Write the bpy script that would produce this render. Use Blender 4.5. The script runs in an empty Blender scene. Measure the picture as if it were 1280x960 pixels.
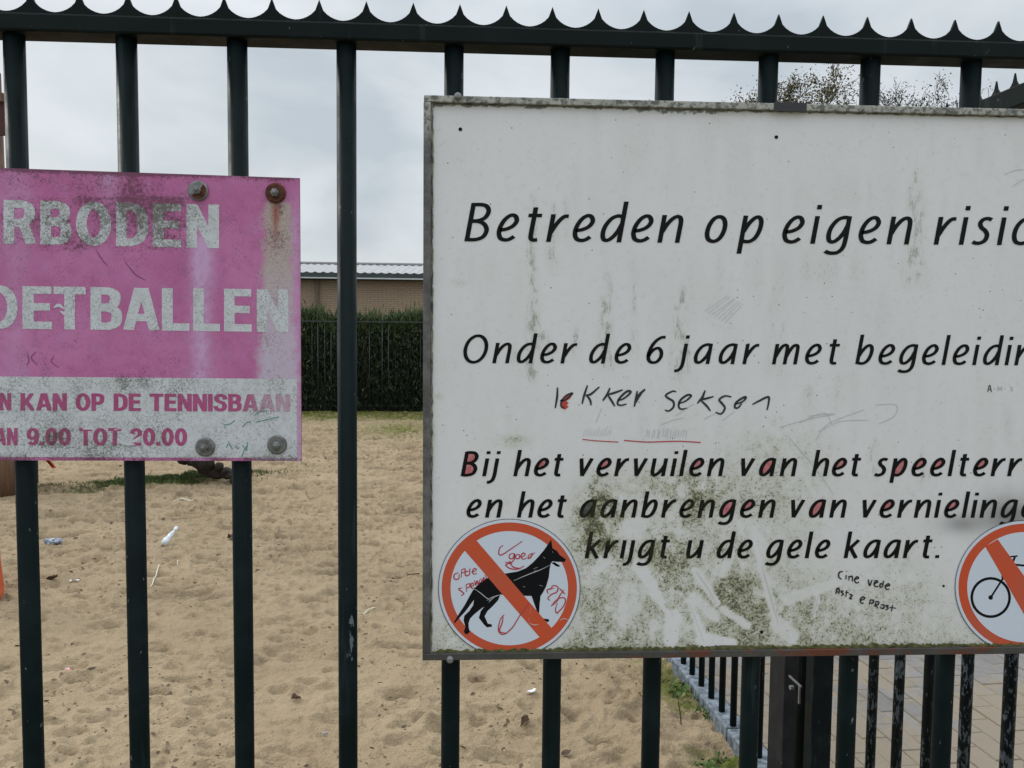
import bpy, bmesh, math, random
import numpy as np
from mathutils import Vector, Matrix
random.seed(7)
rng = np.random.default_rng(11)
S = bpy.context.scene
col = S.collection
D2 = bpy.data

# ------------------------------------------------------------------ camera
CAMZ = 1.617
FPX = 1000.0                                   # focal length in pixels of a 1280 px wide picture
YAW, PITCH, ROLL = 0.0514, -0.0614, 0.0101
_cy, _sy, _cp, _sp = math.cos(YAW), math.sin(YAW), math.cos(PITCH), math.sin(PITCH)
_f = np.array([_sy*_cp, _cy*_cp, _sp]); _r0 = np.array([_cy, -_sy, 0.0]); _u0 = np.cross(_r0, _f)
_r = math.cos(ROLL)*_r0 + math.sin(ROLL)*_u0
_u = -math.sin(ROLL)*_r0 + math.cos(ROLL)*_u0
cam_d = D2.cameras.new('camera'); cam = D2.objects.new('camera', cam_d); col.objects.link(cam)
cam.matrix_world = Matrix(((_r[0], _u[0], -_f[0], 0), (_r[1], _u[1], -_f[1], 0), (_r[2], _u[2], -_f[2], CAMZ), (0, 0, 0, 1)))
cam_d.sensor_width = 36; cam_d.lens = FPX/1280*36; cam_d.clip_start = 0.05; cam_d.clip_end = 1500
S.camera = cam
S.render.resolution_x, S.render.resolution_y = 1024, 768

# ------------------------------------------------------------------ world, sun, exposure
SUN_EL, SUN_AZ = math.radians(36), math.radians(302)
w = D2.worlds.new('World'); S.world = w; w.use_nodes = True
nt = w.node_tree; nt.nodes.clear()
def N(nt, t, **k):
    n = nt.nodes.new(t)
    for a, b in k.items(): setattr(n, a, b)
    return n
out = N(nt, 'ShaderNodeOutputWorld'); bg = N(nt, 'ShaderNodeBackground'); bg.inputs[1].default_value = 0.1
sky = N(nt, 'ShaderNodeTexSky'); sky.sky_type = 'NISHITA'; sky.sun_disc = False
sky.sun_elevation = SUN_EL; sky.sun_rotation = SUN_AZ; sky.air_density = 1.5; sky.dust_density = 3
tc = N(nt, 'ShaderNodeTexCoord'); mp = N(nt, 'ShaderNodeMapping'); mp.inputs['Scale'].default_value = (1, 1, 2.3)
mp.inputs['Location'].default_value = (3.1, 1.7, 0.62)
nz = N(nt, 'ShaderNodeTexNoise'); nz.inputs['Scale'].default_value = 2.6; nz.inputs['Detail'].default_value = 5
nz.inputs['Roughness'].default_value = 0.5; nz.inputs['Distortion'].default_value = 0.3
rp = N(nt, 'ShaderNodeValToRGB')
rp.color_ramp.elements[0].position = 0.36; rp.color_ramp.elements[0].color = (0.53, 0.595, 0.655, 1)
rp.color_ramp.elements[1].position = 0.60; rp.color_ramp.elements[1].color = (0.80, 0.85, 0.90, 1)
e = rp.color_ramp.elements.new(0.47); e.color = (0.68, 0.735, 0.78, 1)
sc = N(nt, 'ShaderNodeVectorMath', operation='SCALE'); sc.inputs['Scale'].default_value = 10.0
mx = N(nt, 'ShaderNodeMix', data_type='RGBA'); mx.inputs[0].default_value = 0.92
L = nt.links.new
L(tc.outputs['Generated'], mp.inputs[0]); L(mp.outputs[0], nz.inputs['Vector']); L(nz.outputs[0], rp.inputs[0])
# an overcast sky is brighter towards the zenith
sz = N(nt, 'ShaderNodeSeparateXYZ'); L(tc.outputs['Generated'], sz.inputs[0])
mr = N(nt, 'ShaderNodeMapRange', interpolation_type='SMOOTHSTEP'); mr.inputs[1].default_value = .30; mr.inputs[2].default_value = 1.0; mr.inputs[3].default_value = 10; mr.inputs[4].default_value = 26
L(sz.outputs[2], mr.inputs[0]); L(mr.outputs[0], sc.inputs['Scale'])
L(rp.outputs[0], sc.inputs[0]); L(sky.outputs[0], mx.inputs[6]); L(sc.outputs[0], mx.inputs[7])
L(mx.outputs[2], bg.inputs[0]); L(bg.outputs[0], out.inputs[0])
sun_d = D2.lights.new('sun', 'SUN'); sun_d.energy = 1.35; sun_d.angle = math.radians(16); sun_d.color = (1, 0.97, 0.92)
sun = D2.objects.new('sun', sun_d); col.objects.link(sun)
_sd = Vector((math.sin(SUN_AZ)*math.cos(SUN_EL), math.cos(SUN_AZ)*math.cos(SUN_EL), math.sin(SUN_EL)))
sun.rotation_euler = _sd.to_track_quat('Z', 'Y').to_euler()
S.view_settings.view_transform = 'Standard'; S.view_settings.look = 'None'
S.view_settings.exposure = 0.0; S.view_settings.gamma = 1

# ------------------------------------------------------------------ pixel rays -> points of the place
def ray(x, y):
    return _f + (x-640)/FPX*_r + (480-y)/FPX*_u
def onY(x, y, Y):
    d = ray(x, y); t = Y/d[1]; return np.array([d[0]*t, Y, CAMZ+d[2]*t])
def onZ(x, y, Z=0.0):
    d = ray(x, y); t = (Z-CAMZ)/d[2]; return np.array([d[0]*t, d[1]*t, Z])

# ------------------------------------------------------------------ materials
def mat(name, base=(.5, .5, .5), rough=.6, metal=0.0, spec=.5):
    m = D2.materials.new(name); m.use_nodes = True
    b = m.node_tree.nodes['Principled BSDF']
    b.inputs['Base Color'].default_value = (*base, 1); b.inputs['Roughness'].default_value = rough
    b.inputs['Metallic'].default_value = metal; b.inputs['Specular IOR Level'].default_value = spec
    return m
class G:
    """small node graph helper"""
    def __init__(s, m): s.m = m; s.nt = m.node_tree; s.b = s.nt.nodes['Principled BSDF']; s.co = {}
    def set(s, inp, v):
        if isinstance(v, bpy.types.NodeSocket): s.nt.links.new(v, inp)
        elif isinstance(v, tuple) and len(v) == 3 and inp.type == 'RGBA': inp.default_value = (*v, 1)
        else: inp.default_value = v
    def coord(s, kind='Object', scale=(1, 1, 1), loc=(0, 0, 0)):
        t = s.nt.nodes.new('ShaderNodeNewGeometry' if kind == 'World' else 'ShaderNodeTexCoord')
        m = s.nt.nodes.new('ShaderNodeMapping'); m.inputs['Scale'].default_value = scale; m.inputs['Location'].default_value = loc
        s.nt.links.new(t.outputs['Position' if kind == 'World' else kind], m.inputs[0]); return m.outputs[0]
    def noise(s, scale, detail=3, rough=.5, co=None, dist=0.0):
        n = s.nt.nodes.new('ShaderNodeTexNoise'); n.inputs['Scale'].default_value = scale
        n.inputs['Detail'].default_value = detail; n.inputs['Roughness'].default_value = rough; n.inputs['Distortion'].default_value = dist
        s.nt.links.new(co if co is not None else s.coord(), n.inputs['Vector']); return n.outputs[0]
    def voro(s, scale, co=None, feature='F1', out='Distance', rnd=1.0):
        n = s.nt.nodes.new('ShaderNodeTexVoronoi'); n.feature = feature; n.inputs['Scale'].default_value = scale
        n.inputs['Randomness'].default_value = rnd
        s.nt.links.new(co if co is not None else s.coord(), n.inputs['Vector']); return n.outputs[out]
    def m_(s, op, a, b=0.0, c=None, clamp=False):
        n = s.nt.nodes.new('ShaderNodeMath'); n.operation = op; n.use_clamp = clamp
        s.set(n.inputs[0], a); s.set(n.inputs[1], b)
        if c is not None: s.set(n.inputs[2], c)
        return n.outputs[0]
    def rng(s, v, a, b, c=0.0, d=1.0):
        n = s.nt.nodes.new('ShaderNodeMapRange'); n.interpolation_type = 'SMOOTHSTEP'
        s.set(n.inputs[0], v)
        for i, q in enumerate((a, b, c, d)): n.inputs[i+1].default_value = q
        return n.outputs[0]
    def mix(s, f, a, b, mode='MIX'):
        n = s.nt.nodes.new('ShaderNodeMix'); n.data_type = 'RGBA'; n.blend_type = mode
        s.set(n.inputs[0], f); s.set(n.inputs[6], a); s.set(n.inputs[7], b); return n.outputs[2]
    def attr(s, name):
        n = s.nt.nodes.new('ShaderNodeAttribute'); n.attribute_name = name
        sp = s.nt.nodes.new('ShaderNodeSeparateColor'); s.nt.links.new(n.outputs['Color'], sp.inputs[0])
        return sp.outputs[0], sp.outputs[1], sp.outputs[2], n.outputs['Alpha']
    def rand(s):
        n = s.nt.nodes.new('ShaderNodeObjectInfo'); return n.outputs['Random']
    def bump(s, h, strength=.3, dist=.01, prev=None):
        n = s.nt.nodes.new('ShaderNodeBump'); n.inputs['Strength'].default_value = strength; n.inputs['Distance'].default_value = dist
        s.set(n.inputs['Height'], h)
        if prev is not None: s.nt.links.new(prev, n.inputs['Normal'])
        s.nt.links.new(n.outputs[0], s.b.inputs['Normal']); return n.outputs[0]
    def col(s, v): s.set(s.b.inputs['Base Color'], v)
    def rough(s, v): s.set(s.b.inputs['Roughness'], v)

def paint_mat(name, base, peel, peelcol, scale=60, rough=.42):
    m = mat(name, base, rough); g = G(m)
    co = g.coord('World'); cos = g.coord('World', (1, 1, .35))
    big = g.noise(11, 4, .65, cos); fine = g.noise(scale, 4, .65, cos)
    v = g.m_('ADD', g.m_('MULTIPLY', big, .45), g.m_('MULTIPLY', fine, .55))
    p = g.rng(v, peel, peel+.025)
    dust = g.noise(14, 4, .6, co)
    c = g.mix(g.rng(dust, .4, .75, 0, .55), base, tuple(min(1, q*1.9+.004) for q in base))
    c = g.mix(g.rng(g.noise(150, 2, .5, g.coord('World', (1, 1, .5))), .735, .76, 0, .7), c, (.13, .15, .15)); c = g.mix(g.rng(g.noise(45, 3, .7, g.coord('World', (1, 1, .07))), .60, .70, 0, .35), c, (.035, .055, .055))
    c = g.mix(p, c, g.mix(g.noise(120, 2, .5, co), peelcol, tuple(q*1.7 for q in peelcol)))
    g.col(c); g.rough(g.rng(dust, .3, .7, rough-.05, rough+.2)); g.b.inputs['Specular IOR Level'].default_value = .09
    g.bump(g.m_('ADD', g.m_('MULTIPLY', p, -.6), g.m_('MULTIPLY', g.noise(180, 2, .5, co), .25)), .35, .0006)
    return m
M = {}
M['paint'] = paint_mat('dark_green_paint', (.0045, .0095, .0105), .628, (.10, .12, .125))
M['paint_rail'] = paint_mat('dark_green_rail_paint', (.0050, .0088, .0085), .665, (.10, .12, .12))
M['paint_peeled'] = paint_mat('peeled_green_paint', (.005, .008, .009), .53, (.065, .080, .095), 135)
M['paint_post'] = paint_mat('post_paint', (.005, .008, .009), .64, (.06, .07, .08), 50)
M['grey_post'] = paint_mat('grey_post_paint', (.019, .0195, .021), .66, (.08, .09, .1), 40, .5)

def sand_mat():
    m = mat('sand', (.3, .22, .14), .95, 0, .15); g = G(m); co = g.coord('World')
    n1 = g.noise(1.1, 4, .55, co); n2 = g.noise(14, 5, .65, co); n3 = g.noise(260, 3, .7, co)
    c = g.mix(g.rng(n1, .32, .68), (.262, .192, .115), (.338, .254, .158))
    c = g.mix(g.rng(n2, .54, .74, 0, .45), c, (.185, .130, .072))
    c = g.mix(g.rng(n3, .35, .65, 0, .8), c, g.mix(.5, c, (.46, .37, .25)))
    vs = g.voro(190, co); c = g.mix(g.rng(vs, .05, .12, .75, 0), c, (.08, .06, .045))
    v2 = g.voro(37, co); m2 = g.m_('MULTIPLY', g.rng(v2, .03, .10, 1, 0), g.rng(g.noise(5, 2, .5, co), .52, .6))
    c = g.mix(m2, c, (.05, .036, .026))
    a = g.attr('ground')            # r: moss, g: darker sand, with shade painted into hollows, b: churned
    mo = g.m_('MULTIPLY', a[0], g.rng(g.noise(9, 5, .7, co), .32, .56))
    c = g.mix(mo, c, g.mix(n3, (.060, .080, .012), (.17, .175, .035)))
    c = g.mix(g.m_('MULTIPLY', a[1], .5), c, (.12, .092, .058))
    g.col(c)
    h = g.m_('ADD', g.m_('MULTIPLY', g.noise(22, 5, .6, co), 1.0), g.m_('MULTIPLY', g.noise(75, 3, .6, co), .45))
    b1 = g.bump(h, .9, .022); g.bump(n3, .35, .003, b1)
    return m
M['sand'] = sand_mat()

def basic(name, c1, c2, scale, rough=.7, metal=0, bump=.3, bd=.002, kind='Object', stretch=(1, 1, 1), spec=.5):
    m = mat(name, c1, rough, metal, spec); g = G(m); co = g.coord(kind, stretch)
    n = g.noise(scale, 5, .6, co); g.col(g.mix(g.rng(n, .3, .7), c1, c2))
    if bump: g.bump(g.noise(scale*3, 4, .6, co), bump, bd)
    return m
M['earth'] = basic('earth', (.10, .09, .05), (.16, .15, .07), 1.5, .95, 0, .4, .02, 'World')
M['kerb'] = basic('kerb_stone', (.055, .068, .080), (.22, .26, .30), 34, .7, 0, .5, .004, 'World')
M['wood'] = basic('weathered_timber', (.085, .045, .028), (.17, .095, .055), 20, .8, 0, .5, .004, 'Object', (1, 1, .12))
M['orange'] = basic('orange_plastic', (.50, .085, .030), (.60, .13, .05), 9, .4)
M['darkred'] = basic('dark_red_board', (.05, .012, .010), (.09, .022, .018), 9, .7)
M['bark'] = basic('bark', (.012, .009, .007), (.035, .027, .020), 30, .95, 0, .8, .01, 'Object', (1, 1, .3))
M['twig'] = basic('twig_bark', (.035, .028, .022), (.07, .055, .045), 6, .9, 0, 0)
M['white_litter'] = basic('white_litter', (.62, .66, .72), (.80, .82, .84), 40, .4)
M['blue_litter'] = basic('blue_print_foil', (.10, .14, .22), (.55, .60, .66), 45, .35)
M['straw'] = basic('pale_straw', (.55, .50, .38), (.68, .62, .5), 40, .7, 0, 0)
M['brown_leaf'] = basic('dead_leaf', (.045, .026, .015), (.10, .055, .03), 40, .85, 0, 0)
M['redlitter'] = basic('red_white_wrapper', (.55, .10, .10), (.7, .6, .58), 60, .5, 0, 0)
M['debris'] = basic('dark_debris', (.050, .032, .018), (.16, .11, .065), 8, .9, 0, 0, 0, 'World')
M['galv'] = basic('galvanised_steel', (.16, .16, .155), (.27, .27, .265), 120, .55, .4, .3, .0006)
M['rustbolt'] = basic('rusty_washer', (.055, .018, .012), (.14, .045, .022), 160, .85, .1, .6, .0008)
M['greybolt'] = basic('dull_grey_washer', (.12, .12, .115), (.22, .22, .21), 150, .6, .35, .4, .0006)

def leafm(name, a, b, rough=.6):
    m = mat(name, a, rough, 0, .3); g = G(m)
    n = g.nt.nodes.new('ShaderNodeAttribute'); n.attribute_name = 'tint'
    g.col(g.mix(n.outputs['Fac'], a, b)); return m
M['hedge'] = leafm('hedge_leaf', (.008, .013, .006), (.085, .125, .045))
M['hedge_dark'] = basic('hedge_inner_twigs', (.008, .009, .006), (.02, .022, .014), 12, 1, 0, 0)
M['grass'] = leafm('grass_blade', (.035, .060, .012), (.13, .17, .04))
M['moss_blade'] = leafm('moss_blade', (.06, .08, .012), (.22, .23, .045))
M['treeleaf'] = leafm('autumn_leaf', (.045, .045, .018), (.17, .13, .04))
M['weed'] = leafm('weed_leaf', (.035, .075, .015), (.12, .20, .05))

# ------------------------------------------------------------------ object helpers
def link(o, parent=None):
    col.objects.link(o)
    if parent is not None: o.parent = parent
    return o
def obj(name, verts, faces, m, parent=None, loc=None, smooth=False, bevel=0):
    me = D2.meshes.new(name)
    off = np.array(loc if loc is not None else (tuple(ROOTLOC[parent]) if parent is not None else (0, 0, 0)), float)
    v = np.asarray(verts, float) - off
    me.from_pydata([tuple(q) for q in v], [], [tuple(f) for f in faces]); me.materials.append(m)
    if smooth: me.polygons.foreach_set('use_smooth', [True]*len(me.polygons))
    me.update()
    o = D2.objects.new(name, me); link(o, parent)
    if loc is not None: o.location = loc; 
    ROOTLOC[o] = tuple(off)
    if loc is not None and parent is not None: o.location = np.array(loc)-np.array(ROOTLOC[parent])
    if bevel:
        b = o.modifiers.new('bevel', 'BEVEL'); b.width = bevel; b.segments = 2; b.limit_method = 'ANGLE'
    return o
ROOTLOC = {}
def thing(name, loc, label, cat, group=None):
    o = D2.objects.new(name, None); o.empty_display_size = .1; link(o); o.location = loc; ROOTLOC[o] = tuple(loc)
    return tag(o, label, cat, group)
def tag(o, label=None, cat=None, group=None, kind=None):
    if label: o['label'] = label
    if cat: o['category'] = cat
    if group: o['group'] = group
    if kind: o['kind'] = kind
    return o
class MB:
    def __init__(s): s.v = []; s.f = []
    def add(s, v, f):
        b = len(s.v); s.v += [tuple(q) for q in v]; s.f += [tuple(i+b for i in q) for q in f]; return s
    def box(s, c, d, R=None):
        c = np.array(c, float); h = np.array(d, float)/2
        q = np.array([(x, y, z) for x in (-1, 1) for y in (-1, 1) for z in (-1, 1)], float)*h
        if R is not None: q = q @ np.array(R).T
        return s.add(q+c, [(0, 1, 3, 2), (4, 6, 7, 5), (0, 4, 5, 1), (2, 3, 7, 6), (0, 2, 6, 4), (1, 5, 7, 3)])
    def tube(s, pts, rad, n=8, cap=True):
        pts = [np.array(p, float) for p in pts]; k = len(pts)
        rad = rad if hasattr(rad, '__len__') else [rad]*k
        vs = []; up = np.array([0, 0, 1.])
        for i, p in enumerate(pts):
            t = pts[min(i+1, k-1)]-pts[max(i-1, 0)]; t = t/(np.linalg.norm(t)+1e-12)
            a = np.cross(t, up if abs(t[2]) < .95 else np.array([1., 0, 0])); a /= np.linalg.norm(a); b = np.cross(t, a)
            for j in range(n):
                th = 2*math.pi*j/n; vs.append(p+rad[i]*(math.cos(th)*a+math.sin(th)*b))
        fs = [(i*n+j, i*n+(j+1) % n, (i+1)*n+(j+1) % n, (i+1)*n+j) for i in range(k-1) for j in range(n)]
        if cap: fs += [tuple(range(n))[::-1], tuple((k-1)*n+j for j in range(n))]
        return s.add(vs, fs)
    def build(s, name, m, parent=None, loc=None, smooth=False, bevel=0): return obj(name, s.v, s.f, m, parent, loc, smooth, bevel)

def vn(x, y, sc, seed):
    x = np.asarray(x, float)*sc; y = np.asarray(y, float)*sc
    xi = np.floor(x).astype(np.int64); yi = np.floor(y).astype(np.int64); fx = x-xi; fy = y-yi
    fx = fx*fx*(3-2*fx); fy = fy*fy*(3-2*fy)
    def h(a, b):
        n = (a*374761393 + b*668265263 + seed*974634777) & 0x7fffffff
        n = ((n ^ (n >> 13))*1274126177) & 0x7fffffff
        return ((n ^ (n >> 16)) & 0xffff)/65535.0
    return (h(xi, yi)*(1-fx)+h(xi+1, yi)*fx)*(1-fy)+(h(xi, yi+1)*(1-fx)+h(xi+1, yi+1)*fx)*fy
def fbm(x, y, sc, seed, o=4):
    r = 0; a = .5
    for i in range(o): r = r+a*(vn(x, y, sc*2**i, seed+i)-.5); a *= .5
    return r
def set_attr(me, name, arr):
    a = me.color_attributes.new(name, 'FLOAT_COLOR', 'POINT'); a.data.foreach_set('color', np.asarray(arr, np.float32).ravel())

# ------------------------------------------------------------------ the side fence line
VD = ray(523, 418); SD = np.array([VD[0], VD[1], 0.0]); SD /= np.linalg.norm(SD)      # direction away from us
SN = np.array([SD[1], -SD[0], 0.0])                                                  # to the right of it
KZ = 0.035
B0 = onZ(918.5, 909, KZ)                                                             # foot of one bar
def side(t, off=0.0, z=0.0): return B0 + SD*t + SN*off + np.array([0, 0, z-KZ])
def kerb_x(Y, off): # x of the line at offset for a given Y
    return B0[0]+SN[0]*off + (Y-(B0[1]+SN[1]*off))*SD[0]/SD[1]

# ------------------------------------------------------------------ ground
MOUND = onZ(225, 603); MOUND2 = onZ(262, 600)
nd = 330
Yd = np.exp(rng.uniform(math.log(2.5), math.log(14), nd)); Xd = rng.uniform(-1.0, .75, nd)*Yd
dim = [(Xd[i], Yd[i], rng.uniform(.05, .13), rng.uniform(.025, .06), rng.uniform(0, math.pi), rng.uniform(.010, .026)) for i in range(nd)]
for (px, py, r, d) in ((500, 872, .085, .035), (775, 880, .05, .03), (385, 855, .05, .025), (120, 700, .1, .03), (440, 805, .07, .02),
                       (300, 660, .13, .03), (600, 850, .05, .03), (740, 880, .13, .02), (560, 945, .06, .03), (255, 880, .06, .03), (520, 790, .08, .02)):
    p = onZ(px, py); dim.append((p[0], p[1], r, r*.55, rng.uniform(-.3, .3), d))
def sand_h(x, y):
    h = .030*fbm(x, y, .8, 1, 3)+.020*fbm(x, y, 3.1, 5, 4)+.012*fbm(x, y+.3*x, 9., 9, 4)
    rd = 1-np.abs(2*vn(x+.2*fbm(x, y, 3, 31), y*1.6, 5.5, 21)-1); h = h-.010*rd**5
    for (cx, cy, a, b, th, dep) in dim:
        sel = (np.abs(x-cx) < 3*a) & (np.abs(y-cy) < 3*a)
        if not sel.any(): continue
        dx = x[sel]-cx; dy = y[sel]-cy; u = (dx*math.cos(th)+dy*math.sin(th))/a; v = (-dx*math.sin(th)+dy*math.cos(th))/b
        r2 = u*u+v*v; h[sel] += dep*(-np.exp(-r2*1.3)+.55*np.exp(-(np.sqrt(r2)-1.55)**2*3.2))
    q = ((x-MOUND2[0])/1.1)**2+((y-MOUND2[1]-.25)/.75)**2
    h += .05*np.exp(-q*1.3)
    for (cell, dep, seed, prob) in ((.42, .020, 201, .55), (.19, .020, 202, .55), (.095, .020, 203, .55), (.05, .011, 204, .6)):
        ci = np.floor(x/cell).astype(np.int64); cj = np.floor(y/cell).astype(np.int64); acc = np.zeros_like(h)
        for di in (-1, 0, 1):
            for dj in (-1, 0, 1):
                a, b = ci+di, cj+dj
                n = (a*73856093 ^ b*19349663 ^ seed*83492791) & 0x7fffffff; n = ((n ^ (n >> 13))*1274126177) & 0x7fffffff
                j1 = (n & 1023)/1023.; j2 = ((n >> 10) & 1023)/1023.; j3 = ((n >> 20) & 255)/255.; j4 = ((n >> 6) & 255)/255.
                R_ = cell*(.22+.30*j3); u = (x-(a+j1)*cell)/(R_*(1+.9*j4)); v = (y-(b+j2)*cell)/R_
                v = v+.35*u*(j4-.5); d2 = u*u+v*v; k = (j3*7 % 1 < prob)
                fr = np.clip(1-d2, 0, 1)**.75*(1+1.1*v); rim = np.exp(-((np.sqrt(d2)-1.18)/.22)**2)
                acc += k*dep*(.4+j4)*(-.55*fr+.16*rim)
        h += acc*(.45+1.1*vn(x, y, .55, seed))*(1+np.clip((y-3.5)*.28, 0, 1.5))
    ko = (x-B0[0])*SN[0]+(y-B0[1])*SN[1]
    h += .016*fbm(x, y, 26., 44, 2)
    return h - .02*np.exp(-((ko+.12)/.12)**2)
def sh(x, y): return float(sand_h(np.array([x], float), np.array([y], float))[0])
NR, NC = 860, 860
Yr = np.exp(np.linspace(math.log(1.0), math.log(17.6), NR))
xl = -1.0*Yr-1.5; xr = kerb_x(Yr, -.034)
uu = np.concatenate([np.linspace(0, .2, 60)[:-1], np.linspace(.2, 1, NC-59)])
X = xl[:, None]+(xr-xl)[:, None]*uu[None]; Y = np.repeat(Yr[:, None], NC, 1)
x_, y_ = X.ravel(), Y.ravel(); z_ = sand_h(x_, y_)
idx = np.arange(NR*NC).reshape(NR, NC)
quads = np.stack([idx[:-1, :-1], idx[:-1, 1:], idx[1:, 1:], idx[1:, :-1]], -1).reshape(-1, 4)
me = D2.meshes.new('sand_ground'); me.vertices.add(len(x_)); me.vertices.foreach_set('co', np.stack([x_, y_, z_], 1).ravel())
me.loops.add(quads.size); me.loops.foreach_set('vertex_index', quads.ravel().astype(np.int32))
me.polygons.add(len(quads)); me.polygons.foreach_set('loop_start', (np.arange(len(quads))*4).astype(np.int32))
me.update(calc_edges=True); me.polygons.foreach_set('use_smooth', np.ones(len(quads), bool)); me.materials.append(M['sand'])
at = np.zeros((len(x_), 4)); at[:, 3] = 1
hy = onZ(450, 516)[1]
moss = 1.25*np.clip((y_-(hy-1.75-.6*fbm(x_, y_, .9, 77)*2))/1.1, 0, 1)
moss *= .55+.9*vn(x_, y_, .9, 42); _p = onZ(500, 536); moss = np.maximum(moss, .95*np.exp(-((x_-_p[0])/.75)**2-((y_-_p[1])/1.0)**2)); _p = onZ(395, 522); moss = np.maximum(moss, .8*np.exp(-((x_-_p[0])/.6)**2-((y_-_p[1])/.8)**2))
ko = (x_-B0[0])*SN[0]+(y_-B0[1])*SN[1]
moss = np.maximum(moss, 1.1*np.exp(-((ko+.1)/.10)**2)*(vn(x_, y_, 2.2, 8) > .45))
gx, gy = x_-MOUND[0], y_-MOUND[1]
moss = np.maximum(moss, 1.3*np.exp(-((gx+.15)/.55)**2-((gy-.35*gx-.05)/.22)**2))
at[:, 0] = np.clip(moss, 0, 1)
sand_dark = .6*np.exp(-((x_-onZ(60, 640)[0])/1.6)**2-((y_-onZ(60, 618)[1])/.45)**2)  # darker band of sand near the tower foot
sand_dark = np.maximum(sand_dark, .7*np.exp(-((x_-onZ(215, 612)[0])/1.1)**2-((y_-onZ(215, 614)[1])/.35)**2))  # shade beneath the grass mound, painted as darker sand
hf = z_-.030*fbm(x_, y_, .8, 1, 3)-.020*fbm(x_, y_, 3.1, 5, 2)
sand_dark = np.maximum(sand_dark, np.clip((-.016-hf)/.02, 0, .8)); at[:, 1] = np.clip(sand_dark, 0, 1)  # low spots coloured darker: the shade of the hollows is painted in
set_attr(me, 'ground', at)
sg = D2.objects.new('sand_ground', me); link(sg); tag(sg, kind='structure')
ROOTLOC[sg] = (0, 0, 0)
obj('ground', [(-400, -300, -.12), (400, -300, -.12), (400, 700, -.12), (-400, 700, -.12)], [(0, 1, 2, 3)], M['earth'])['kind'] = 'structure'

# kerb of single stones under the side fence
kb = D2.objects.new('kerb', None); link(kb); kb.location = B0; ROOTLOC[kb] = tuple(B0); tag(kb, kind='structure')
RS = np.array([[SD[0], SN[0], 0], [SD[1], SN[1], 0], [0, 0, 1]])
for i in range(-3, 19):
    b = MB().box(side(i*.8+.4, .010, KZ-.075+rng.uniform(-.003, .003)), (.785, .092, .15), RS)
    b.build('kerb_stone', M['kerb'], kb, bevel=.006)

# pavement beyond the side fence: single bricks
def brick_mat():
    m = mat('paving_brick', (.3, .27, .24), .85, 0, .25); g = G(m); co = g.coord('World')
    r = g.rand(); c = g.mix(r, (.185, .174, .165), (.24, .23, .22))
    c = g.mix(g.rng(g.noise(30, 4, .6, co), .4, .7, 0, .5), c, (.16, .14, .125))
    s = g.noise(1.7, 5, .7, co); g2 = g.nt.nodes.new('ShaderNodeSeparateXYZ'); g.nt.links.new(co, g2.inputs[0])
    near = g.rng(g2.outputs[1], 2.6, 4.4, .17, -.07)
    sf = g.rng(g.m_('ADD', s, near), .47, .60, 0, .9)
    c = g.mix(sf, c, (.255, .212, .155)); c = g.mix(g.rng(g.noise(220, 2, .5, co), .6, .72, 0, .6), c, (.10, .08, .065))
    g.col(c); g.bump(g.noise(90, 4, .6, co), .5, .003); return m
M['paver'] = brick_mat()
pv = D2.objects.new('pavement', None); link(pv); pv.location = side(0, .1, 0); ROOTLOC[pv] = tuple(side(0, .1, 0)); tag(pv, kind='structure')
a0, a1 = side(-3.2, .05, .0142), side(16, .05, .0142); a2, a3 = side(16, 9, .0142), side(-3.2, 9, .0142)
obj('joint_sand', [a0, a1, a2, a3], [(0, 3, 2, 1)], M['sand'], pv)['kind'] = 'structure'
bx = MB().box((0, 0, 0), (.2060, .1010, .06), RS)
bm = bmesh.new(); bme = D2.meshes.new('brick'); bme.from_pydata(bx.v, [], bx.f); bm.from_mesh(bme)
bmesh.ops.bevel(bm, geom=bm.edges[:], offset=.003, segments=1, affect='EDGES'); bm.to_mesh(bme); bm.free(); bme.materials.append(M['paver'])
spots = []
for i in range(-12, 46):
    for j in range(0, 34):
        p = side(i*.21+(.105 if j % 2 else 0), .12+j*.105, .012-.03+.006+rng.uniform(-.0022, .0022)); spots.append((math.hypot(p[0]*1.2-2.0, p[1]-3.6), p))
spots.sort(key=lambda q: q[0])
rest = MB(); bv = [tuple(v.co) for v in bme.vertices]; bf = [tuple(p.vertices) for p in bme.polygons]
for k, (d, p) in enumerate(spots):
    if k < 290:
        o = D2.objects.new('brick', bme); link(o, pv); o.location = p-np.array(ROOTLOC[pv])
        o.rotation_euler = (rng.uniform(-.01, .01), rng.uniform(-.01, .01), rng.uniform(-.012, .012))
    else: rest.add(np.array(bv)+p, bf)
rest.build('bricks_farther', M['paver'], pv)['kind'] = 'stuff'

# ------------------------------------------------------------------ front fence
FA, FB = -.5433, .1300
ZR_T, ZR_B, ZTIP = CAMZ+.3683, CAMZ+.3475, CAMZ+.4004
ff = thing('bar_fence', (.3, 1, 0), 'dark green spiked bar fence close in front, carrying both signs', 'fence')
def bar_mesh(r, h, name, m):
    b = MB().tube([(0, 0, 0), (0, 0, h*.5), (0, 0, h)], r, 20); mm = D2.meshes.new(name); mm.from_pydata(b.v, [], b.f)
    mm.polygons.foreach_set('use_smooth', [len(p.vertices) == 4 for p in mm.polygons]); mm.materials.append(m); return mm
bmf = bar_mesh(.0119, ZR_B-.07+.004, 'bar', M['paint'])
for i in range(-5, 15):
    o = D2.objects.new('bar', bmf); link(o, ff); o.location = (FA+FB*i-.3, 0, .07); o.rotation_euler = (0, 0, rng.uniform(0, 6))
MB().box((.3, 1.0, (ZR_T+ZR_B)/2), (3.2, .038, ZR_T-ZR_B), None).build('top_rail', M['paint_rail'], ff, bevel=.0025)
MB().box((.3, 1.0, .11), (3.2, .038, .04), None).build('bottom_rail', M['paint_rail'], ff, bevel=.0025)
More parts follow.
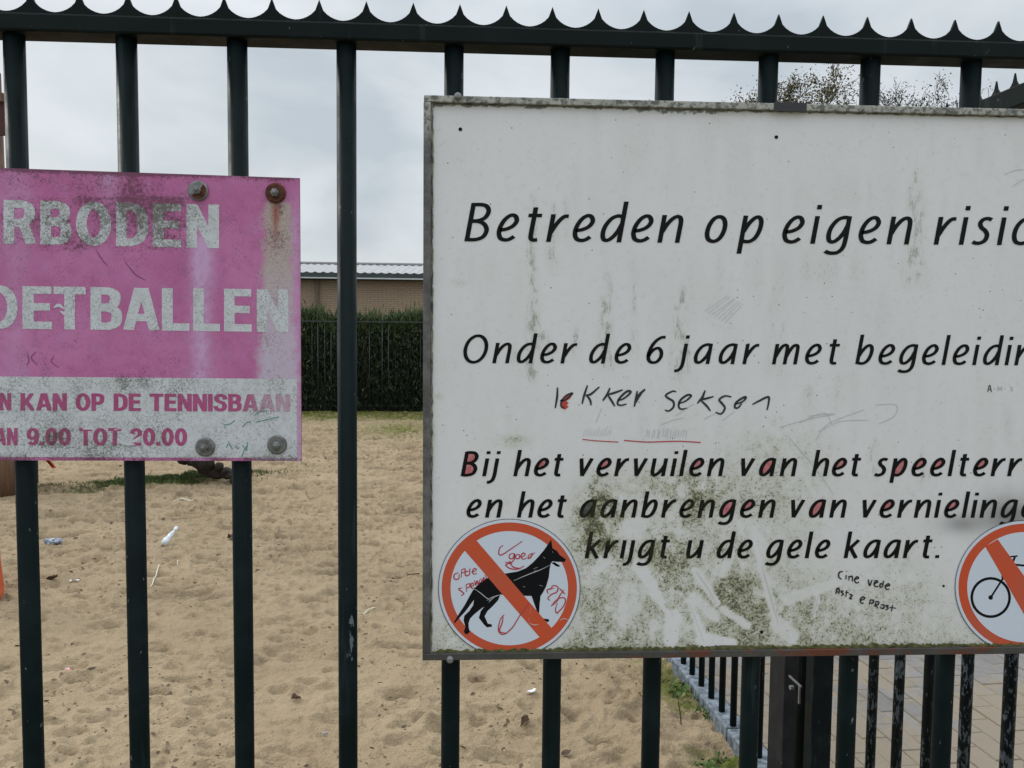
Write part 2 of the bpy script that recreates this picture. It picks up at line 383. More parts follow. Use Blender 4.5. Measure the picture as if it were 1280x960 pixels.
def spike_strip(P0, dirv, n, pitch, z0, zt, th, name, m, parent, first):
    """a plate with a row of concave pointed teeth, tips at first+i*pitch along dirv"""
    R = pitch*.5
    v = []; prof = []
    K = 12
    for i in range(n):
        c = first+i*pitch
        for k in range(K):
            u = k/K*2-1          # -1..1 between troughs, tip at 0
            a = abs(u); hgt = (1-math.sqrt(max(0, 1-(1-a)**2)))**.92
            prof.append((c+u*pitch/2, z0+.0015+(zt-z0-.0015)*max(hgt, 0) if a > .03 else zt))
    prof.append((first+(n-.5)*pitch, z0+.0015))
    nrm = np.array([dirv[1], -dirv[0], 0])*th/2
    for s_ in (1, -1):
        for (x, z) in prof: v.append(np.array([P0[0], P0[1], 0])+dirv*x+nrm*s_+np.array([0, 0, z]))
        for (x, z) in prof: v.append(np.array([P0[0], P0[1], 0])+dirv*x+nrm*s_+np.array([0, 0, z0-.008]))
    q = len(prof); f = []
    for i in range(q-1):
        f.append((i, i+1, q+i+1, q+i)); f.append((2*q+i, 3*q+i, 3*q+i+1, 2*q+i+1)); f.append((i, 2*q+i, 2*q+i+1, i+1))
    return obj(name, v, f, m, parent)
spike_strip((0, 1.002), np.array([1., 0, 0]), 52, .05640, ZR_T+.0065, ZTIP, .004, 'spike_strip', M['paint_rail'], ff, -.1856-.0564*18)

# ------------------------------------------------------------------ side fence
tp = None
def on_side(x, y, off=0.0):          # where a pixel ray meets the side fence plane
    d = ray(x, y); c = np.array([0, 0, CAMZ]); t = ((B0+SN*off-c)@SN)/(d@SN); return c+d*t
ZS_T = on_side(1225, 130.3)[2]
sf = thing('side_fence', B0, 'peeling dark green bar fence running away along the sand edge', 'fence')
ZS_B = ZS_T-.045
bms = bar_mesh(.0135, ZS_B-KZ, 'bar', M['paint_peeled']); bms2 = bar_mesh(.0135, ZS_B-KZ, 'bar', M['paint'])
tb = (on_side(1261, 890)-B0)@SD
tl = [((on_side(px, 890)-B0)@SD) for px in (1090, 1122.5, 1160, 1207, 1261)]
pr = (tl[0]-tl[4])/4
ts = tl[:]+[tl[4]-pr*k for k in range(1, 9)]+[tl[0]+pr]
tl2 = [((on_side(px, 850)-B0)@SD) for px in (951, 865)]
p2 = (tl2[1]-tl2[0])/6
k = 0
while tl2[0]+p2*k < 13.6: ts.append(tl2[0]+p2*k); k += 1
for t in ts:
    o = D2.objects.new('bar', bms if t < .2 and t < tl[0]+pr*1.5 else bms2); link(o, sf); o.location = side(t)-B0
    o.location.z = 0; o.rotation_euler = (0, 0, rng.uniform(0, 6))
T0, T1 = tl[4]-pr*9, 13.7
MB().box(side((T0+T1)/2, 0, (ZS_T+ZS_B)/2), (T1-T0, .045, ZS_T-ZS_B), RS).build('top_rail', M['paint_rail'], sf, bevel=.003)
n_s = int((T1-T0)/.0564)
t_tip = (on_side(1245.5, 110)-B0)@SD
q0 = t_tip-.0564*int((t_tip-T0)/.0564)
spike_strip(B0, SD, int((T1-q0)/.0564), .0564, ZS_T, ZS_T+.036, .004, 'spike_strip', M['paint_rail'], sf, q0)
# two posts with a clamp between them
pa0, pa1 = (on_side(960, 900, -.03)-B0)@SD, (on_side(979, 900, -.03)-B0)@SD
MB().box(side((pa0+pa1)/2, .01, (ZS_B+KZ)/2-.04), (abs(pa0-pa1), .080, ZS_B-KZ+.06), RS).build('post', M['grey_post'], sf, bevel=.004)
pb0, pb1 = (on_side(1006, 900, -.03)-B0)@SD, (on_side(1014, 900, -.03)-B0)@SD
MB().box(side((pb0+pb1)/2, .004, (ZS_B+KZ)/2-.04), (abs(pb0-pb1)+.01, .068, ZS_B-KZ+.06), RS).build('post', M['paint_post'], sf, bevel=.004)
tm = (pa1+pb0)/2
MB().tube([side(tm, 0, KZ), side(tm, 0, ZS_B)], .022, 16).build('hinge_tube', M['paint_post'], sf, smooth=True)
zc = on_side(997, 853, -.03)[2]
cl = MB().box(side(tm-.01, -.034, zc), (.085, .006, .006), RS); cl.box(side(tm-.045, -.036, zc-.03), (.007, .006, .06), RS)
cl.build('clamp', M['greybolt'], sf, bevel=.001)
MB().tube([side(tm+.01, -.03, zc-.03), side(tm+.01, -.042, zc-.03)], .008, 8).build('bolt', M['galv'], sf)

# ------------------------------------------------------------------ drawing on the signs (authored as flat shapes, cut at their true place)
def spline(pts, closed=False, n=6):
    P = [np.array(p, float) for p in pts]; k = len(P); o = []
    if k == 2: return P
    rngk = range(k if closed else k-1)
    for i in rngk:
        if closed: a, b, c, d = P[(i-1) % k], P[i], P[(i+1) % k], P[(i+2) % k]
        else:
            b, c = P[i], P[i+1]; a = P[i-1] if i else 2*b-c; d = P[i+2] if i+2 < k else 2*c-b
        for s in range(n):
            t = s/n; o.append(.5*((2*b)+(-a+c)*t+(2*a-5*b+4*c-d)*t*t+(-a+3*b-3*c+d)*t**3))
    if not closed: o.append(P[-1])
    return o
def ribbon(pts, a, b, closed=False, n=6, taper=None):
    P = spline(pts, closed, n); k = len(P); Lf, Rt = [], []
    for i in range(k):
        if closed: t = P[(i+1) % k]-P[(i-1) % k]
        else: t = P[min(i+1, k-1)]-P[max(i-1, 0)]
        t = t/(np.linalg.norm(t)+1e-9); nx, ny = -t[1], t[0]
        h = math.sqrt((a*nx)**2+(b*ny)**2); o = np.array([a*a*nx, b*b*ny])/h
        if taper: o = o*taper(i/max(1, k-1))
        Lf.append(P[i]+o); Rt.append(P[i]-o)
    v = Lf+Rt; f = [(i, (i+1) % k, k+(i+1) % k, k+i) for i in range(k if closed else k-1)]
    return v, f
class Flat:
    """flat shapes in picture units on a sign plane; each stroke a hair above the one before"""
    def __init__(s, Y, step=.00002): s.Y = Y; s.n = 0; s.v = []; s.f = []; s.px = []; s.step = step
    def shape(s, v, f):
        b = len(s.v); y = s.Y-s.step*(s.n % 12); s.n += 1
        for q in v: s.v.append(onY(q[0], q[1], y)); s.px.append((q[0], q[1]))
        s.f += [tuple(i+b for i in g) for g in f]
    def line(s, pts, w, closed=False, n=5, taper=None):
        v, f = ribbon(pts, w/2, w/2, closed, n, taper); s.shape(v, f)
    def poly(s, pts):
        from mathutils.geometry import tessellate_polygon
        t = tessellate_polygon([[Vector((p[0], p[1], 0)) for p in pts]]); s.shape(pts, t)
    def disc(s, c, rx, ry, n=64): s.poly([(c[0]+rx*math.cos(2*math.pi*i/n), c[1]+ry*math.sin(2*math.pi*i/n)) for i in range(n)])
    def build(s, name, m, parent, fn=None, attr='dirt'):
        # orient towards the viewer
        F = []
        for g in s.f:
            a, b, c = (np.array(s.v[g[i]]) for i in (0, 1, 2)); nrm = np.cross(b-a, c-a)
            F.append(g if nrm[1] < 0 else g[::-1])
        o = obj(name, s.v, F, m, parent)
        if fn: P = np.array(s.px); set_attr(o.data, attr, fn(P[:, 0], P[:, 1]))
        return o

IT = {   # humanist italic, unslanted; x-height 35, capitals 48: (advance box, strokes)
 'a': (28, [[(25, 32.6), (18, 33), (10.5, 29.5), (4.8, 21), (3, 12), (5, 4.2), (10.5, 2.6), (16.5, 7), (21.5, 14.5), (24.6, 23)], [(25, 34.6), (25, 0)]]),
 'b': (27, [[(3, 51), (3, 1)], [(3.5, 14), (8, 23.5), (14, 31), (19.5, 32.8), (23.4, 28), (23.6, 18), (20, 7.5), (14, 2.6), (8, 2.2), (3, 3.4)]]),
 'c': (23, [[(21.5, 31), (16.5, 33), (10, 30.5), (4.8, 23), (3.2, 13), (6, 4.8), (12, 2.2), (17, 2.8), (21.5, 5)]]),
 'd': (28, [[(24.5, 31.8), (18, 33), (10.5, 29.5), (4.8, 21), (3, 12), (5, 4.2), (10.5, 2.6), (16.5, 7), (21.5, 14.5), (24.6, 23)], [(25, 51), (25, 0)]]),
 'e': (25, [[(3.4, 14.2), (12, 15.8), (19.5, 20), (22.6, 26.5), (19.5, 32.2), (14, 32.8), (8, 28), (3.9, 19.5), (3.2, 11), (6.4, 4.2), (12.5, 2.1), (18, 3.2), (23, 6.6)]]),
 'g': (28, [[(25, 32.6), (18, 33), (10.5, 29.5), (4.8, 21), (3, 12), (5, 4.2), (10.5, 2.6), (16.5, 7), (21.5, 14.5), (24.6, 23)],
            [(25, 34.6), (25, 20), (25, 4), (23.4, -5), (18.5, -10.3), (12, -11.6), (6, -10.8), (2.2, -9)]]),
 'h': (28, [[(3, 51), (3, 0)], [(3.5, 13), (8, 22.5), (13.5, 29.7), (19, 32.8), (23.4, 31), (24.9, 25), (24.9, 12), (24.9, 0)]]),
 'i': (6, [[(3, 34.6), (3, 0)], [(3.3, 48.6), (3.3, 43)]]),
 '1': (6, [[(3, 34.6), (3, 0)]]),
 'j': (6, [[(3, 34.6), (3, 18), (3, 2), (1, -7), (-4, -11.2), (-9, -11.6)], [(3.3, 48.6), (3.3, 43)]]),
 '2': (6, [[(3, 34.6), (3, 18), (3, 2), (1, -7), (-4, -11.2), (-9, -11.6)]]),
 'k': (25, [[(3, 51), (3, 0)], [(4, 15.5), (13, 24.5), (22, 34.6)], [(9, 20), (15, 11), (23, 0)]]),
 'l': (6, [[(3, 51), (3, 0)]]),
 'm': (42, [[(3, 34.6), (3, 0)], [(3.5, 12), (7.5, 22), (12, 30), (16.5, 32.8), (20.2, 31), (21.3, 25), (21.3, 12), (21.3, 0)],
            [(21.5, 12), (25.5, 22), (30, 30), (34.5, 32.8), (38, 31), (39, 25), (39, 12), (39, 0)]]),
 'n': (28, [[(3, 34.6), (3, 0)], [(3.5, 13), (8, 22.5), (13.5, 29.7), (19, 32.8), (23.4, 31), (24.9, 25), (24.9, 12), (24.9, 0)]]),
 'o': (27, [[(14.5, 32.9), (20.5, 30.5), (23.8, 22.5), (22.8, 12), (18.5, 4.6), (12.3, 2.1), (6, 4.8), (3.1, 12.6), (4.3, 22.5), (8.6, 30.3)], 'c']),
 'p': (27, [[(3, 34.6), (3, -13)], [(3.5, 14), (8, 23.5), (14, 31), (19.5, 32.8), (23.4, 28), (23.6, 18), (20, 7.5), (14, 2.6), (8, 2.2), (3, 3.4)]]),
 'r': (21, [[(3, 34.6), (3, 0)], [(3.5, 11), (8, 20.5), (13, 28), (17.5, 31.9), (22.5, 32.2)]]),
 's': (21, [[(19.5, 31.5), (14, 33), (8.5, 31.5), (5.8, 27), (8, 22), (13.5, 17.8), (16.8, 12.5), (15.6, 6), (10.6, 2.6), (5, 2.2), (.3, 3.8)]]),
 't': (19, [[(1, 32.9), (18, 32.9)], [(8.5, 43), (8.5, 22), (8.5, 8), (10, 3.4), (13.5, 2.1), (17.5, 2.6)]]),
 'u': (28, [[(3, 34.6), (3, 22), (3, 9), (5, 3.4), (9.5, 2.4), (15.5, 6.5), (21, 14), (24.6, 22)], [(25, 34.6), (25, 0)]]),
 'v': (25, [[(2.6, 34.6), (10, .6)], [(9.6, .6), (23.2, 34.6)]]),
 'B': (28, [[(2.9, 48), (2.9, 0)], [(3, 45.9), (13, 45.9), (20, 43.8), (23.4, 37.5), (20.6, 30), (13.5, 26.2), (4, 25.2)],
            [(4, 25.2), (14, 24.8), (21.5, 21), (25.2, 14), (22.4, 6), (14, 2.4), (3, 2.1)]]),
 'O': (42, [[(21+17.6*math.cos(2*math.pi*i/14), 24+22.6*math.sin(2*math.pi*i/14)) for i in range(14)], 'c']),
 '6': (30, [[(27, 45.2), (20, 44.8), (12, 39), (6, 29), (3.3, 16), (6, 5.8), (13, 2.1), (20.5, 4.2), (25, 12), (24, 21), (18.5, 26.6), (12, 25), (6.5, 19), (3.6, 12)]]),
 '.': (6, [[(3.2, 5.8), (3.2, .2)]]),
}
IN = {  # counters coloured in by hand
 'e': [(5.5, 17.6), (12, 19), (18, 22.5), (20, 27), (17.5, 30.6), (13, 30), (8, 25)],
 'a': [(22.5, 31), (17, 31), (11, 27.5), (7, 20), (5.4, 11), (7.5, 5.2), (12, 6), (17.5, 12), (21.5, 20), (22.6, 26)],
 'p': [(5.6, 17), (9.5, 23), (15, 29.6), (19, 30.6), (21, 26), (21, 17), (17.6, 8.4), (13, 5), (8, 4.5), (5.8, 6)],
 'B': [(5.6, 4.2), (14, 4.6), (20, 7.6), (22.3, 14), (19, 19.6), (13, 22.6), (5.6, 23)],
 'C': [(5.6, 27.5), (13, 28.5), (18.2, 31.6), (20.5, 37.5), (18, 42), (13, 43.8), (5.6, 43.8)]}
IN['g'] = IN['a']
SL = .188
BOLD = {1.0: 1.0, .735: 1.07}
def word(fl, text, x0, x1, y0, y1, sc, fit=None, fills=None, fo=None):
    """set a word on the line y0..y1 so that text[:fit] spans x0..x1"""
    bo = BOLD.get(sc, 1.27); fit = fit or len(text); sub = text[:fit]
    nat = sum(IT[c][0] for c in sub)*sc; gap = (x1-x0-nat)/max(1, fit-1)
    x = x0; sl = (y1-y0)/(1280-530)
    for k, c in enumerate(text):
        L_ = Flat(.9715); wd, st = IT[c]; closed = st[-1] == 'c'
        by = y0+(x-530)*sl
        tr = lambda P: [(x+(p[0]+SL*p[1])*sc, by+sl*p[0]*sc-p[1]*sc) for p in P]
        for q in st:
            if q == 'c': continue
            v, f = ribbon(q, 2.95*bo, 2.2*bo, closed, 6); L_.shape(tr(v), f)
        if fl is not None: L_.build('letter', M['black_letter'], fl, white_dirt)
        if fills and k in fills:
            for w_ in ((IN['B'], IN['C']) if c == 'B' else (IN[c],)):
                F_ = Flat(.97165); F_.poly(tr(w_)); F_.build('pen_filling', fo, ws)
        x += wd*sc+gap

# -------- bold grotesque capitals: cap height 55
BD = {
 'A': (45, [[(6.4, 0), (20.2, 55)], [(38.6, 0), (24.8, 55)], [(12, 16.5), (33, 16.5)]]),
 'B': (39, [[(6.7, 0), (6.7, 55)], [(4, 50.2), (14, 50.2), (22, 50), (29.3, 46.5), (30.6, 40), (28, 32.8), (20, 29.6), (6, 29.4)], [(6, 28.6), (14, 28.6), (23, 27.8), (31, 23.6), (32.5, 16), (30.4, 8.4), (23, 5), (14, 4.8), (4, 4.8)]]),
 'D': (40, [[(6.7, 0), (6.7, 55)], [(4, 50.2), (12, 50.2), (19, 49.8), (28, 46), (33, 37.5), (33.6, 27.5), (33, 17.5), (28, 9), (19, 5.2), (12, 4.8), (4, 4.8)]]),
 'E': (35, [[(6.7, 0), (6.7, 55)], [(3, 50.2), (34.4, 50.2)], [(3, 28.6), (32.6, 28.6)], [(3, 4.8), (35, 4.8)]]),
 'I': (13.4, [[(6.7, 0), (6.7, 55)]]),
 'K': (42, [[(6.7, 0), (6.7, 55)], [(9, 18), (33, 55)], [(17, 30), (35, 0)]]),
 'L': (34, [[(6.7, 0), (6.7, 55)], [(3, 4.8), (34, 4.8)]]),
 'N': (41, [[(6.7, 0), (6.7, 55)], [(34.3, 0), (34.3, 55)], [(7.5, 55), (33.5, 0)]]),
 'O': (44, [[(22+15.3*math.cos(2*math.pi*i/14), 27.5+23.2*math.sin(2*math.pi*i/14)) for i in range(14)], 'c']),
 'P': (38, [[(6.7, 0), (6.7, 55)], [(4, 50.2), (14, 50.2), (23, 49.6), (30, 45.5), (31.3, 37), (29, 28.5), (22, 24.4), (14, 24), (4, 24)]]),
 'R': (42, [[(6.7, 0), (6.7, 55)], [(4, 50.2), (14, 50.2), (24, 49.8), (31.5, 46.2), (33, 39), (30.6, 31), (23, 26.8), (14, 26.4), (4, 26.4)], [(20, 28), (26, 22), (34.8, 0)]]),
 'S': (39, [[(33, 38), (31, 46), (22, 50.6), (11, 48), (7.6, 40), (13, 32.4), (26, 26.6), (32, 18), (28, 7), (19, 4.4), (9, 7.4), (5.6, 16.5)]]),
 'T': (40, [[(0, 50.2), (40, 50.2)], [(20, 0), (20, 52)]]),
 'V': (44, [[(6, 55), (20.5, 0)], [(38, 55), (23.5, 0)]]),
 '0': (38, [[(19+12.3*math.cos(2*math.pi*i/14), 27.5+23.2*math.sin(2*math.pi*i/14)) for i in range(14)], 'c']),
 '9': (38, [[(19, 21), (9.5, 25), (6.6, 36), (10, 46.5), (19, 50.4), (28, 46.5), (31.5, 34), (30.4, 18), (25.5, 7.6), (17, 4.6), (7, 9.5)], [(19, 21), (26, 24), (31, 33)]]),
 '2': (37, [[(6.5, 37), (9.5, 46.5), (19, 50.3), (28, 46.6), (30.5, 38), (26, 28.5), (15, 18), (7, 6)], [(3, 4.8), (35, 4.8)]]),
 '.': (13.4, [[(6.7, 0), (6.7, 11.5)]]),
}
def bold(Yl, mt, text, x0, x1, y0, y1, cap, gap=4.5, boxes=None):
    """y0: baseline at x=0, y1: baseline at x=374"""
    s = cap/55
    if boxes is None:
        nat = sum(BD[c][0] for c in text)+gap*(len(text)-1); k = (x1-x0)/nat; x = x0; boxes = []
        for c in text: boxes.append((x, x+BD[c][0]*k)); x += (BD[c][0]+gap)*k
    sl = (y1-y0)/374
    for c, (a, b) in zip(text, boxes):
        fl = Flat(Yl); wd, st = BD[c]; kx = (b-a)/wd; closed = st[-1] == 'c'
        for q in st:
            if q == 'c': continue
            v, f = ribbon(q, 6.7, 4.8, closed, 6)
            lo = -1e9 if closed or c in 'S0923' else 0
            v = [(p[0], min(max(p[1], lo), 55 if lo == 0 else 1e9)) for p in v]
            fl.shape([(a+p[0]*kx, y0+sl*(a+p[0]*kx)-p[1]*s) for p in v], f)
        fl.build('letter', mt, ps, pink_dirt)

# ------------------------------------------------------------------ white sign
def seg(x, y, a, b, w0, w1=None):
    """soft capsule a-b"""
    w1 = w1 or w0; ax, ay = a; bx_, by_ = b; dx, dy = bx_-ax, by_-ay; t = np.clip(((x-ax)*dx+(y-ay)*dy)/(dx*dx+dy*dy), 0, 1)
    d = np.hypot(x-ax-t*dx, y-ay-t*dy); ww = w0+(w1-w0)*t; return np.clip((1.2-d/ww)*2.6, 0, 1)
def gs(x, y, cx, cy, sx, sy): return np.exp(-((x-cx)/sx)**2-((y-cy)/sy)**2)
STREAK = [(665, 238, 470, 9, .62), (690, 250, 330, 8, .5), (706, 240, 300, 7, .4), (640, 300, 420, 14, .25), (757, 338, 455, 11, .66), (792, 350, 440, 5, .55), (852, 352, 470, 12, .62),
          (838, 400, 470, 5, .45), (1145, 205, 350, 14, .60), (1112, 225, 290, 7, .36), (1085, 215, 250, 5, .35), (965, 350, 460, 9, .36), (980, 400, 470, 7, .45), (1100, 370, 440, 9, .3), (575, 310, 350, 5, .3), (607, 395, 430, 6, .35),
          (678, 412, 440, 14, .62), (717, 405, 440, 8, .5), (640, 425, 450, 9, .4), (1012, 480, 510, 9, .5), (1048, 465, 500, 7, .55), (1092, 545, 590, 10, .6), (1140, 425, 440, 10, .4), (1180, 235, 262, 4, .35), (1155, 560, 600, 8, .5),
          (645, 518, 560, 16, .3), (1160, 610, 650, 12, .35), (1200, 230, 300, 8, .2), (930, 250, 300, 6, .18), (1030, 210, 300, 9, .2), (825, 330, 470, 18, .22), (910, 560, 600, 12, .4)]
def white_dirt(x, y):
    n = vn(x, y, 1/19., 3)*.35+vn(x, y, 1/8., 4)*.35+vn(x, y, 1/4., 5)*.3; n = np.clip((n-.5)*1.5+.5, 0, 1)
    m = 1.3*gs(x, y, 752, 655, 28, 40)+.8*gs(x, y, 745, 625, 14, 30)+.5*gs(x, y, 868, 625, 14, 35)+.45*gs(x, y, 845, 690, 25, 30)+.45*gs(x, y, 815, 600, 40, 24)+.62*gs(x, y, 880, 615, 75, 30)+.62*gs(x, y, 850, 690, 120, 52)+.55*gs(x, y, 960, 560, 60, 30)*.6
    m += .5*gs(x, y, 745, 770, 60, 45)+.5*gs(x, y, 900, 775, 110, 45)+.42*gs(x, y, 1020, 770, 90, 50)+.30*gs(x, y, 1130, 730, 40, 70)+.5*gs(x, y, 560, 795, 26, 28)
    m += .4*gs(x, y, 985, 615, 60, 50)+.25*gs(x, y, 925, 700, 60, 60)+.45*gs(x, y, 725, 690, 18, 45)+.28*gs(x, y, 640, 555, 18, 6)*2+.3*gs(x, y, 905, 745, 40, 30)
    m += .46*np.clip((y-700)/95, 0, 1)*np.clip((x-700)/40, 0, 1)*(1-.35*np.clip((x-1050)/150, 0, 1))
    m += 1.5*np.exp(-np.clip(812-y+4*vn(x, y, .05, 66), 0, 99)/9.)*(.55+.6*vn(x, y, 1/40., 91))*np.clip((x-545)/60, .35, 1)
    m += .9*gs(x, y, 640, 548, 16, 4)+.6*gs(x, y, 573, 354, 9, 4)+.7*gs(x, y, 550, 496, 5, 4)+.6*gs(x, y, 541, 545, 4, 16)
    m *= .15+1.3*n
    m *= .88
    for (a, b, w0, w1, s) in (((800, 708), (828, 752), 9, 4, 1), ((812, 742), (842, 772), 2.5, 2.5, 1), ((842, 772), (838, 800), 11, 9, 1), ((870, 714), (896, 754), 6, 4.5, 1), ((863, 752), (880, 802), 4, 6, 1),
                              ((868, 748), (893, 770), 7, 7, .9), ((880, 800), (915, 806), 10, 8, 1), ((905, 762), (935, 782), 5, 5, .9), ((944, 680), (972, 780), 2.5, 4, 1), ((952, 712), (968, 770), 5, 4, .9), ((972, 780), (990, 796), 10, 10, .8),
                              ((985, 750), (1050, 726), 7, 6, .8), ((1016, 772), (1024, 742), 2, 2.5, .9), ((718, 765), (730, 796), 2, 1.5, .9), ((780, 730), (777, 790), 4, 6, .55), ((758, 700), (746, 712), 7, 6, .7), ((785, 770), (790, 740), 14, 14, .5),
                              ((795, 660), (782, 662), 14, 12, .7), ((935, 660), (955, 690), 14, 10, .6), ((905, 715), (915, 690), 7, 4, .8), ((660, 640), (690, 640), 10, 10, .4), ((985, 560), (1060, 690), 2, 2, .7), ((975, 545), (960, 530), 3, 3, .6)):
        wob = 3*(vn(x, y, .13, 55)-.5); m *= 1-s*seg(x+wob, y+wob, a, b, w0, w1)
    m = .95*(1-np.exp(-m/.95))+(.40*gs(x, y, 752, 648, 24, 40)+.34*gs(x, y, 868, 620, 20, 30)+.30*gs(x, y, 842, 728, 30, 24)+.25*gs(x, y, 815, 690, 24, 20)+.2*gs(x, y, 930, 735, 40, 30))*n
    s = 0*x
    for (cx, ya, yb, sw, am) in STREAK:
        t = np.clip((y-ya)/(yb-ya), 0, 1); inside = (y > ya-5) & (y < yb+25)
        prof = np.exp(-((x-cx-7*(vn(x, y, 1/40., 17)-.5))/(sw*(.5+.9*t)))**2)*(.35+1.1*vn(x, y*.3, 1/3.5, 27))*np.clip((y-ya+5)/12, 0, 1)*np.clip((yb+25-y)/30, 0, 1)
        s = np.maximum(s, am*prof*inside*(.75+.3*vn(x, y, 1/7., 18)))
    s = np.maximum(s, .22*vn(x, y*.25, 1/12., 19)*vn(x, y, 1/90., 20)*2)
    sm = .8*gs(x, y, 1262, 645, 42, 26)+.55*gs(x, y, 1200, 655, 24, 12)+.35*gs(x, y, 1060, 650, 20, 12)*0
    e = np.exp(-np.clip(y-131-.006*(x-540)*3, 0, 99)/3.5)*(vn(x, y, 1/11., 23)*.6+vn(x, y, 1/3., 24)*.7)+.8*np.exp(-np.clip(x-541, 0, 99)/2.2)*vn(x, y, 1/14., 25)
    e += .55*gs(x, y, 850, 141, 60, 4)*vn(x, y, 1/4., 26)*1.5
    return np.stack([np.clip(m, 0, 1), np.clip(s, 0, 1), np.clip(sm, 0, 1), np.clip(e, 0, 1)], -1)

def white_mat():
    m = mat('white_sign_paint', (.6, .6, .6), .42, 0, .45); g = G(m); co = g.coord('World')
    a = g.attr('dirt')
    fine = g.noise(520, 4, .75, co); med = g.noise(130, 5, .7, co); big = g.noise(6, 3, .5, co)
    base = g.mix(big, (.745, .728, .752), (.790, .775, .788))
    base = g.mix(g.rng(med, .48, .75, 0, .22), base, (.58, .58, .55))
    ms = g.rng(g.m_('ADD', a[0], g.m_('ADD', g.m_('MULTIPLY', med, 1.3), g.m_('MULTIPLY', fine, 1.9))), 1.86, 2.6, 0, .72)
    mcol = g.mix(g.rng(g.noise(300, 4, .8, co), .40, .58), (.050, .053, .012), (.30, .285, .14))
    c = g.mix(g.m_('MULTIPLY', a[0], .85), base, (.40, .40, .215)); c = g.mix(ms, c, mcol)
    sp = g.rng(g.m_('ADD', g.m_('MULTIPLY', a[0], .45), g.m_('MULTIPLY', g.noise(330, 4, .7, co), 1.7)), 1.16, 1.27, 0, .8); c = g.mix(sp, c, (.035, .033, .018))
    cs = g.coord('World', (1, 1, .35))
    st = g.rng(g.m_('ADD', a[1], g.m_('MULTIPLY', g.noise(430, 4, .75, cs), 1.8)), 1.26, 1.75, 0, .55)
    c = g.mix(g.m_('MULTIPLY', a[1], .42), c, (.42, .42, .30)); c = g.mix(st, c, g.mix(fine, (.10, .10, .075), (.22, .215, .15)))
    c = g.mix(g.m_('MULTIPLY', a[2], .85), c, (.035, .035, .035))
    ed = g.rng(g.m_('ADD', a[3], g.m_('MULTIPLY', fine, .5)), .62, .85, 0, .85); c = g.mix(ed, c, (.10, .095, .07))
    v = g.voro(85, co); vc = g.m_('MULTIPLY', g.rng(v, .045, .10, .85, 0), g.rng(g.noise(23, 2, .5, co), .50, .58)); c = g.mix(vc, c, (.06, .06, .05))
    g.col(c); g.rough(g.rng(a[0], 0, .5, .38, .8))
    b1 = g.bump(g.m_('ADD', g.m_('MULTIPLY', ms, .8), g.m_('MULTIPLY', fine, .15)), .35, .0006)
    return m
M['white'] = white_mat()
def print_mat(name, base, dirtcol=(.16, .15, .09), amt=.55, rough=.4, scratch=0.0):
    m = mat(name, base, rough); g = G(m); co = g.coord('World'); a = g.attr('dirt')
    n = g.noise(480, 4, .75, co)
    f = g.rng(g.m_('ADD', a[0], g.m_('MULTIPLY', n, 1.8)), 1.35, 1.7, 0, amt); c = g.mix(f, base, dirtcol)
    if scratch:
        s = g.noise(60, 5, .8, g.coord('World', (1, 1, .25))); c = g.mix(g.rng(s, .66, .69, 0, scratch), c, (.5, .5, .5))
        c = g.mix(g.rng(g.noise(9, 4, .6, co), .3, .7, 0, .22), c, (.22, .2, .18))
    g.col(c); g.b.inputs['Specular IOR Level'].default_value = .12; return m
M['black_letter'] = print_mat('black_vinyl', (.008, .008, .008), (.055, .05, .025), .45)
M['st_white'] = print_mat('sticker_white', (.64, .69, .79), (.25, .27, .26), .3, .35)
M['st_red'] = print_mat('sticker_red', (.62, .090, .036), (.25, .08, .05), .3, .38, .25)
M['st_black'] = print_mat('sticker_black', (.008, .008, .010), (.06, .06, .06), .3, .35)
M['pen_black'] = mat('black_pen', (.022, .022, .026), .5); M['pen_grey'] = mat('grey_scratch', (.52, .52, .54), .6)
M['pen_red'] = mat('red_pen', (.46, .045, .06), .5); M['pen_fill'] = basic('red_pen_fill', (.46, .11, .13), (.55, .22, .23), 180, .5, 0, 0, 0, 'World')
M['pen_fill_strong'] = basic('strong_red_fill', (.58, .035, .02), (.5, .06, .04), 150, .5, 0, 0)
M['pen_dark'] = basic('grey_pen_fill', (.045, .045, .045), (.11, .11, .10), 200, .5, 0, 0)
M['pen_green'] = mat('green_pen', (.05, .24, .20), .5)
M['scratch_light'] = mat('light_scratch', (.62, .62, .60), .6)
def frame_mat():
    m = mat('weathered_aluminium', (.3, .3, .3), .5, .25); g = G(m); co = g.coord('World')
    n = g.noise(45, 5, .7, co); n2 = g.noise(300, 3, .7, co)
    c = g.mix(g.rng(n, .35, .65), (.085, .082, .080), (.165, .160, .155)); c = g.mix(g.rng(n2, .58, .7, 0, .7), c, (.06, .055, .045))
    sx = g.nt.nodes.new('ShaderNodeSeparateXYZ'); g.nt.links.new(co, sx.inputs[0])
    low = g.m_('SUBTRACT', 1.0, g.rng(sx.outputs[2], 1.235, 1.30)); up = g.rng(sx.outputs[2], 1.83, 1.88)
    rust = g.m_('MULTIPLY', g.m_('MULTIPLY', g.m_('MULTIPLY', low, .92), g.rng(g.noise(16, 4, .6, g.coord('World', (1, 1, 3))), .44, .6)), g.rng(sx.outputs[0], .10, .25))
    c = g.mix(g.m_('MULTIPLY', low, .75), c, (.060, .055, .052)); c = g.mix(rust, c, g.mix(n2, (.13, .026, .014), (.17, .06, .03)))
    c = g.mix(g.m_('MULTIPLY', up, g.rng(n, .3, .5, .3, .85)), c, g.mix(g.rng(g.noise(120, 4, .7, co), .45, .6), (.44, .43, .38), (.13, .125, .11)))
    g.col(c); g.bump(n2, .4, .0008); return m
M['frame'] = frame_mat()
M['silicone'] = basic('old_sealant', (.05, .047, .04), (.30, .28, .2), 90, .8, 0, .7, .002, 'World')
